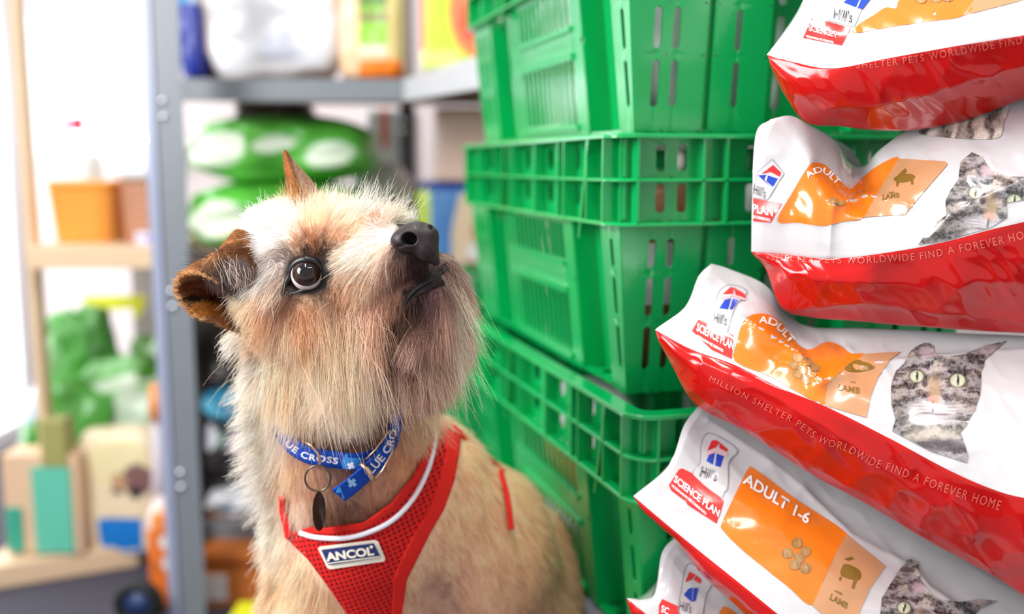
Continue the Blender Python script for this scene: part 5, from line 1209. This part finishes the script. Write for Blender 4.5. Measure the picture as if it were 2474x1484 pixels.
# --- eye
m = MB(); er_ = 39*.768/F; ec = P(742, 665, .7725); gz = -FWD*.9+RIGHT*.12+UP*.27; gz /= np.linalg.norm(gz)
a_ = np.cross(gz, UP); a_ /= np.linalg.norm(a_); b_ = np.cross(a_, gz)
th = np.linspace(0, math.pi, 90); ph = np.linspace(0, 2*math.pi, 97); TH_, PH_ = np.meshgrid(th, ph, indexing='ij')
bulge = 1+.05*np.exp(-(TH_/.62)**4)
G = ec+er_*bulge[..., None]*(np.cos(TH_)[..., None]*gz+np.sin(TH_)[..., None]*(np.cos(PH_)[..., None]*a_+np.sin(PH_)[..., None]*b_))
col = np.tile(lin((226, 206, 204)), (90, 97, 1)); iris = TH_ < 1.03; pup = TH_ < .45
st = (.7+.5*vnoise(PH_*14, TH_*6, 0, 3)); col[iris] = (np.array(lin((46, 27, 20)))*st[..., None])[iris]; col[pup] = lin((8, 6, 8)); rim_ = (TH_ > .97) & (TH_ < 1.08); col[rim_] = lin((22, 14, 12))
EYE = mat('eye_gloss', (0, 0, 0), .05, .5, attr='Col', coat=.25); m.grid(G, EYE, col); m.build('eye', dog)
m = MB(); LID = mat('eyelid_skin', (26, 18, 18), .35, .5, var=.2, scale=200)
ring = []; rr = []
for t in np.linspace(0, 2*math.pi, 48, endpoint=False):
    ax, ay = 40*math.cos(t), 36*math.sin(t)
    if math.cos(t-2.36) > .75: k_ = (math.cos(t-2.36)-.75)*4; ax += -22*k_; ay += 18*k_
    ring.append(P(741+ax, 664+ay, .7675+.0035*abs(math.cos(t)))); rr.append((6.5+3*max(0, -math.sin(t)))*.766/F)
m.tube(ring, rr, LID, 12, True); m.build('eyelid', dog)

# --- lips
def on_body(pl, off): 
    out = []
    for x, y in pl:
        h_, n_ = hit(x, y); 
        if h_ is None: h_ = P(x, y, .77)
        out.append(h_-np.array(ray(x, y))*off)
    return out
LIP = mat('dark_lip', (30, 19, 21), .7, .25, var=.2, scale=200)
m = MB(); lay(flat_poly([smooth_poly([(1078, 634), (1088, 650), (1078, 672), (1056, 692), (1030, 707), (1004, 718), (986, 742), (966, 774), (954, 776), (970, 738), (992, 704), (1026, 676), (1054, 652)], 80)]), body_bvh, m, LIP, .0012, 7, toward=True)
m.build('lip', dog, solid=.0012)
m = MB(); m.tube(catmull(np.array(on_body([(1084, 646), (1066, 660), (1042, 678), (1014, 694), (992, 714), (976, 742)], .0022)), 30), [.0011]*22+list(np.linspace(.0011, .0003, 8)), mat('mouth_dark', (8, 5, 6), .7), 8); m.build('mouth_line', dog)

# --- collar
NAVY = mat('blue_webbing', (22, 74, 178), .7, .2, var=.12, scale=300, bump=.3, bscale=900); SKY = mat('light_blue_webbing', (66, 150, 222), .7, .2, var=.1, scale=300)
GOLD = mat('rose_gold_metal', (232, 190, 160), .25, metal=1.0, var=.03); BRONZE = mat('dark_bronze', (78, 62, 52), .35, metal=.7); STEEL = mat('aged_steel', (120, 108, 96), .28, metal=1.0)
collar = empty('dog_collar', tuple(P(820, 1090, .87)), 'blue lettered webbing collar with ring and oval tag round the dog\'s neck', 'collar')
def ribbon(pts, wid, th, m_, name, par, wdir=None, n=90, close=False):
    C = catmull(np.array(pts), n); T = np.gradient(C, axis=0); T /= np.linalg.norm(T, axis=1, keepdims=True)
    mid = np.array([P(800, 1000, .885)]); out = C-mid; 
    ax = np.array([.35, -.25, .9]); ax /= np.linalg.norm(ax); out -= (out@ax)[:, None]*ax; out -= (out*T).sum(1, keepdims=True)*T; out /= np.linalg.norm(out, axis=1, keepdims=True)
    Wd = np.cross(T, out); Wd /= np.linalg.norm(Wd, axis=1, keepdims=True); h = wid/2
    G = np.stack([C-Wd*h+out*th, C-Wd*h*.4+out*th, C+Wd*h*.4+out*th, C+Wd*h+out*th, C+Wd*h, C-Wd*h, C-Wd*h+out*th], 1)
    mb_ = MB(); mb_.grid(G, m_); return mb_, C, out
def surf(pl, off): return [np.array(q) for q in on_body(pl, off)]
vis = surf([(672, 1010), (684, 1046), (708, 1076), (745, 1098), (785, 1106), (830, 1112), (872, 1112)], .010)
rest = [P(925, 1085, .835), P(958, 1040, .85), P(975, 985, .88), P(965, 940, .94), P(860, 900, .985), P(740, 930, .97), P(675, 972, .90), vis[0]]
mb1, C1, o1 = ribbon(vis+rest, .0165, .0016, NAVY, 'band', collar, n=180)
bv1 = BVHTree.FromPolygons([tuple(v) for v in np.concatenate(mb1.v)], mb1.f)
lay(text_bm('UE CROSS', PathMap([(688, 1072), (712, 1094), (745, 1110), (785, 1116), (816, 1121)], 15), .03, 1.1), bv1, mb1, WPRINT, .0006)
lay(flat_poly([[(834, 1098), (884, 1090), (882, 1134), (828, 1132), (826, 1116)]]), bv1, mb1, SKY, .0005)
PLUS = lambda cx, cy, s, a: [(cx+(u*math.cos(a)-v*math.sin(a))*s, cy+(u*math.sin(a)+v*math.cos(a))*s) for u, v in ((-1, -.38), (-.38, -.38), (-.38, -1), (.38, -1), (.38, -.38), (1, -.38), (1, .38), (.38, .38), (.38, 1), (-.38, 1), (-.38, .38), (-1, .38))]
lay(flat_poly([PLUS(848, 1124, 9, .5)]), bv1, mb1, WPRINT, .0009)
mb1.build('webbing_band', collar)
tail = surf([(818, 1196), (850, 1172), (886, 1140), (918, 1106), (943, 1068), (954, 1030), (960, 985), (964, 950)], .0165)
mb2, C2, o2 = ribbon(tail, .0168, .0016, NAVY, 'strap', collar, n=80)
bv2 = BVHTree.FromPolygons([tuple(v) for v in np.concatenate(mb2.v)], mb2.f)
lay(text_bm('LUE CRO', PathMap([(898, 1146), (926, 1112), (948, 1076), (958, 1040)], 21, 15), .03), bv2, mb2, WPRINT, .0006)
lay(flat_poly([[(800, 1180), (822, 1176), (838, 1216), (812, 1222)]]), bv2, mb2, SKY, .0005); lay(flat_poly([PLUS(850, 1166, 11, .6)]), bv2, mb2, mat('ice_blue_print', (150, 206, 240), .6), .0007)
lay(flat_poly([[(935, 1000), (985, 990), (990, 930), (940, 930)]]), bv2, mb2, SKY, .0005)
mb2.build('strap_end', collar)
def q3(pl, D): return [P(x, y, D) for x, y in pl]
dB = (np.array(tail[2])-CAMP)[1]
m = MB(); m.tube([P(873, 1122, dB-.004), P(905, 1088, dB-.003), P(936, 1046, dB+.004), P(944, 1040, dB+.006), P(955, 1058, dB+.004), P(948, 1094, dB-.001), P(925, 1136, dB-.005), P(903, 1160, dB-.006)], .0009, GOLD, 8, True); m.build('buckle_frame', collar)
m = MB(); m.tube([P(872, 1120, dB-.006), P(886, 1132, dB-.008), P(902, 1162, dB-.008)], .0022, GOLD, 10); m.build('slide_bar', collar)
dA = vis[4][1]
m = MB(); m.tube([P(728, 1062, dA+.002), P(752, 1076, dA-.006), P(768, 1096, dA-.008), P(774, 1118, dA-.007), P(770, 1132, dA-.005)], .0013, GOLD, 10); m.build('ring_loop', collar)
m = MB(); m.tube([P(768+31*math.cos(t), 1156+31*math.sin(t), dA-.006+.002*math.sin(t)) for t in np.linspace(0, 2*math.pi, 40, endpoint=False)], .0009, STEEL, 10, True); m.build('split_ring', collar)
m = MB(); tp = []
for sgn in (-1, 1):
    tp.append([P(771+16*math.cos(t)*(1), 1236+48*math.sin(t), dA-.004+sgn*.0006+.010*math.cos(t)) for t in np.linspace(0, 2*math.pi, 36, endpoint=False)])
m.add([tuple(v) for v in tp[0]+tp[1]], [tuple(range(36)), tuple(range(36, 72))[::-1]]+[(i, (i+1) % 36, (i+1) % 36+36, i+36) for i in range(36)], BRONZE); m.build('tag_disc', collar)

# --- harness
REDM = bpy.data.materials.new('red_air_mesh'); REDM.use_nodes = True; nt = REDM.node_tree; b_ = nt.nodes['Principled BSDF']; b_.inputs['Roughness'].default_value = .75; b_.inputs['Specular IOR Level'].default_value = .2
tc = nt.nodes.new('ShaderNodeTexCoord'); vo = nt.nodes.new('ShaderNodeTexVoronoi'); vo.inputs['Scale'].default_value = 235; vo.inputs['Randomness'].default_value = .12; vo.voronoi_dimensions = '2D'
mp = nt.nodes.new('ShaderNodeMapping'); mp.inputs['Rotation'].default_value = (math.radians(90), 0, .3); nt.links.new(tc.outputs['Object'], mp.inputs['Vector']); nt.links.new(mp.outputs['Vector'], vo.inputs['Vector'])
cr_ = nt.nodes.new('ShaderNodeValToRGB'); cr_.color_ramp.elements[0].position = .24; cr_.color_ramp.elements[1].position = .40
cr_.color_ramp.elements[0].color = lin((112, 12, 14))+[1]; cr_.color_ramp.elements[1].color = lin((214, 30, 26))+[1]
nt.links.new(vo.outputs['Distance'], cr_.inputs[0]); nt.links.new(cr_.outputs[0], b_.inputs['Base Color'])
bp = nt.nodes.new('ShaderNodeBump'); bp.inputs['Strength'].default_value = .6; bp.inputs['Distance'].default_value = .001; nt.links.new(cr_.outputs[0], bp.inputs['Height']); nt.links.new(bp.outputs[0], b_.inputs['Normal'])
REDB = mat('red_binding', (214, 34, 26), .7, .2, var=.08, scale=200, bump=.3, bscale=700); PIPE = mat('white_reflective_piping', (236, 232, 238), .5)
har = empty('dog_harness', tuple(P(900, 1300, .82)), 'red mesh dog harness with white piping across the terrier\'s chest', 'harness')
m = MB(); lay(flat_poly([HN]), body_bvh, m, REDM, .0065, 9, toward=True); m.build('mesh_vest', har, solid=.003)
m = MB(); lay(flat_poly([[(1075, 1008), (1108, 1020), (1114, 1045), (1109, 1090), (1097, 1160), (1072, 1230), (1037, 1290), (1007, 1350), (982, 1400), (968, 1500), (945, 1500), (950, 1400), (972, 1345), (1003, 1285), (1040, 1222), (1064, 1155), (1078, 1088), (1080, 1050)]]), body_bvh, m, REDB, .0085, 9, toward=True); m.build('edge_binding', har, solid=.0024)
m = MB(); lay(flat_poly([[(690, 1296), (745, 1275), (790, 1276), (880, 1263), (948, 1216), (1000, 1150), (1035, 1080), (1048, 1034), (1056, 1034), (1048, 1082), (1012, 1158), (958, 1228), (886, 1277), (792, 1290), (748, 1288)]]), body_bvh, m, REDB, .0082, 9, toward=True); m.build('neck_binding', har, solid=.0024)
def tube_on(pl, r, m_, off, name, n=60, par=har):
    q = catmull(np.array(pl, float), 26); pts = []
    for x, y in q:
        h_, n_ = hit(x, y)
        if h_ is not None: pts.append(h_-np.array(ray(x, y))*off)
    mb_ = MB(); mb_.tube(catmull(np.array(pts), n), r, m_, 10); return mb_.build(name, par)
tube_on([(725, 1288), (765, 1299), (830, 1301), (890, 1287), (950, 1256), (1000, 1202), (1035, 1132), (1050, 1068), (1049, 1036)], .0023, PIPE, .0095, 'piping')
tube_on(BSTRAP, .0030, REDB, .012, 'back_strap')
tube_on([(1072, 1016), (1084, 1020), (1096, 1040), (1110, 1052)], .005, REDB, .010, 'strap_knot')
tube_on([(700, 1300), (694, 1270), (686, 1235), (684, 1200)], .004, REDB, .009, 'side_strap')
# stitched label
CREAM = mat('cream_rubber', (238, 226, 206), .5, var=.03); NVY = mat('navy_print', (24, 36, 96), .5)
lb = MB(); lb_out = [(768, 1326), (773, 1321), (905, 1305), (913, 1308), (931, 1350), (928, 1357), (798, 1376), (790, 1372)]
lay(flat_poly([lb_out]), body_bvh, lb, CREAM, .0105, 9, toward=True)
lay(flat_poly([[(776, 1329), (903, 1313), (920, 1347), (793, 1366)]]), body_bvh, lb, NVY, .0123, 9, toward=True)
lay(flat_poly([[(779, 1331), (901, 1316), (906, 1327), (783, 1343)]]), body_bvh, lb, NVY, .0124, 9, toward=True)
lay(text_bm('ANCOL', (lambda fn: fn)(line_map(791, 1356, 23.0, -3.1, -4, -19.0)), .06), body_bvh, lb, CREAM, .0132, 9, toward=True)
lay(flat_poly([[(789, 1361), (917, 1344), (918, 1346.5), (790, 1363.5)]]), body_bvh, lb, CREAM, .0128, 9, toward=True)
lay(flat_poly([disc(897, 1322, 4, 4, 12)]), body_bvh, lb, CREAM, .0133, 9, toward=True)
lb.build('brand_label', har)
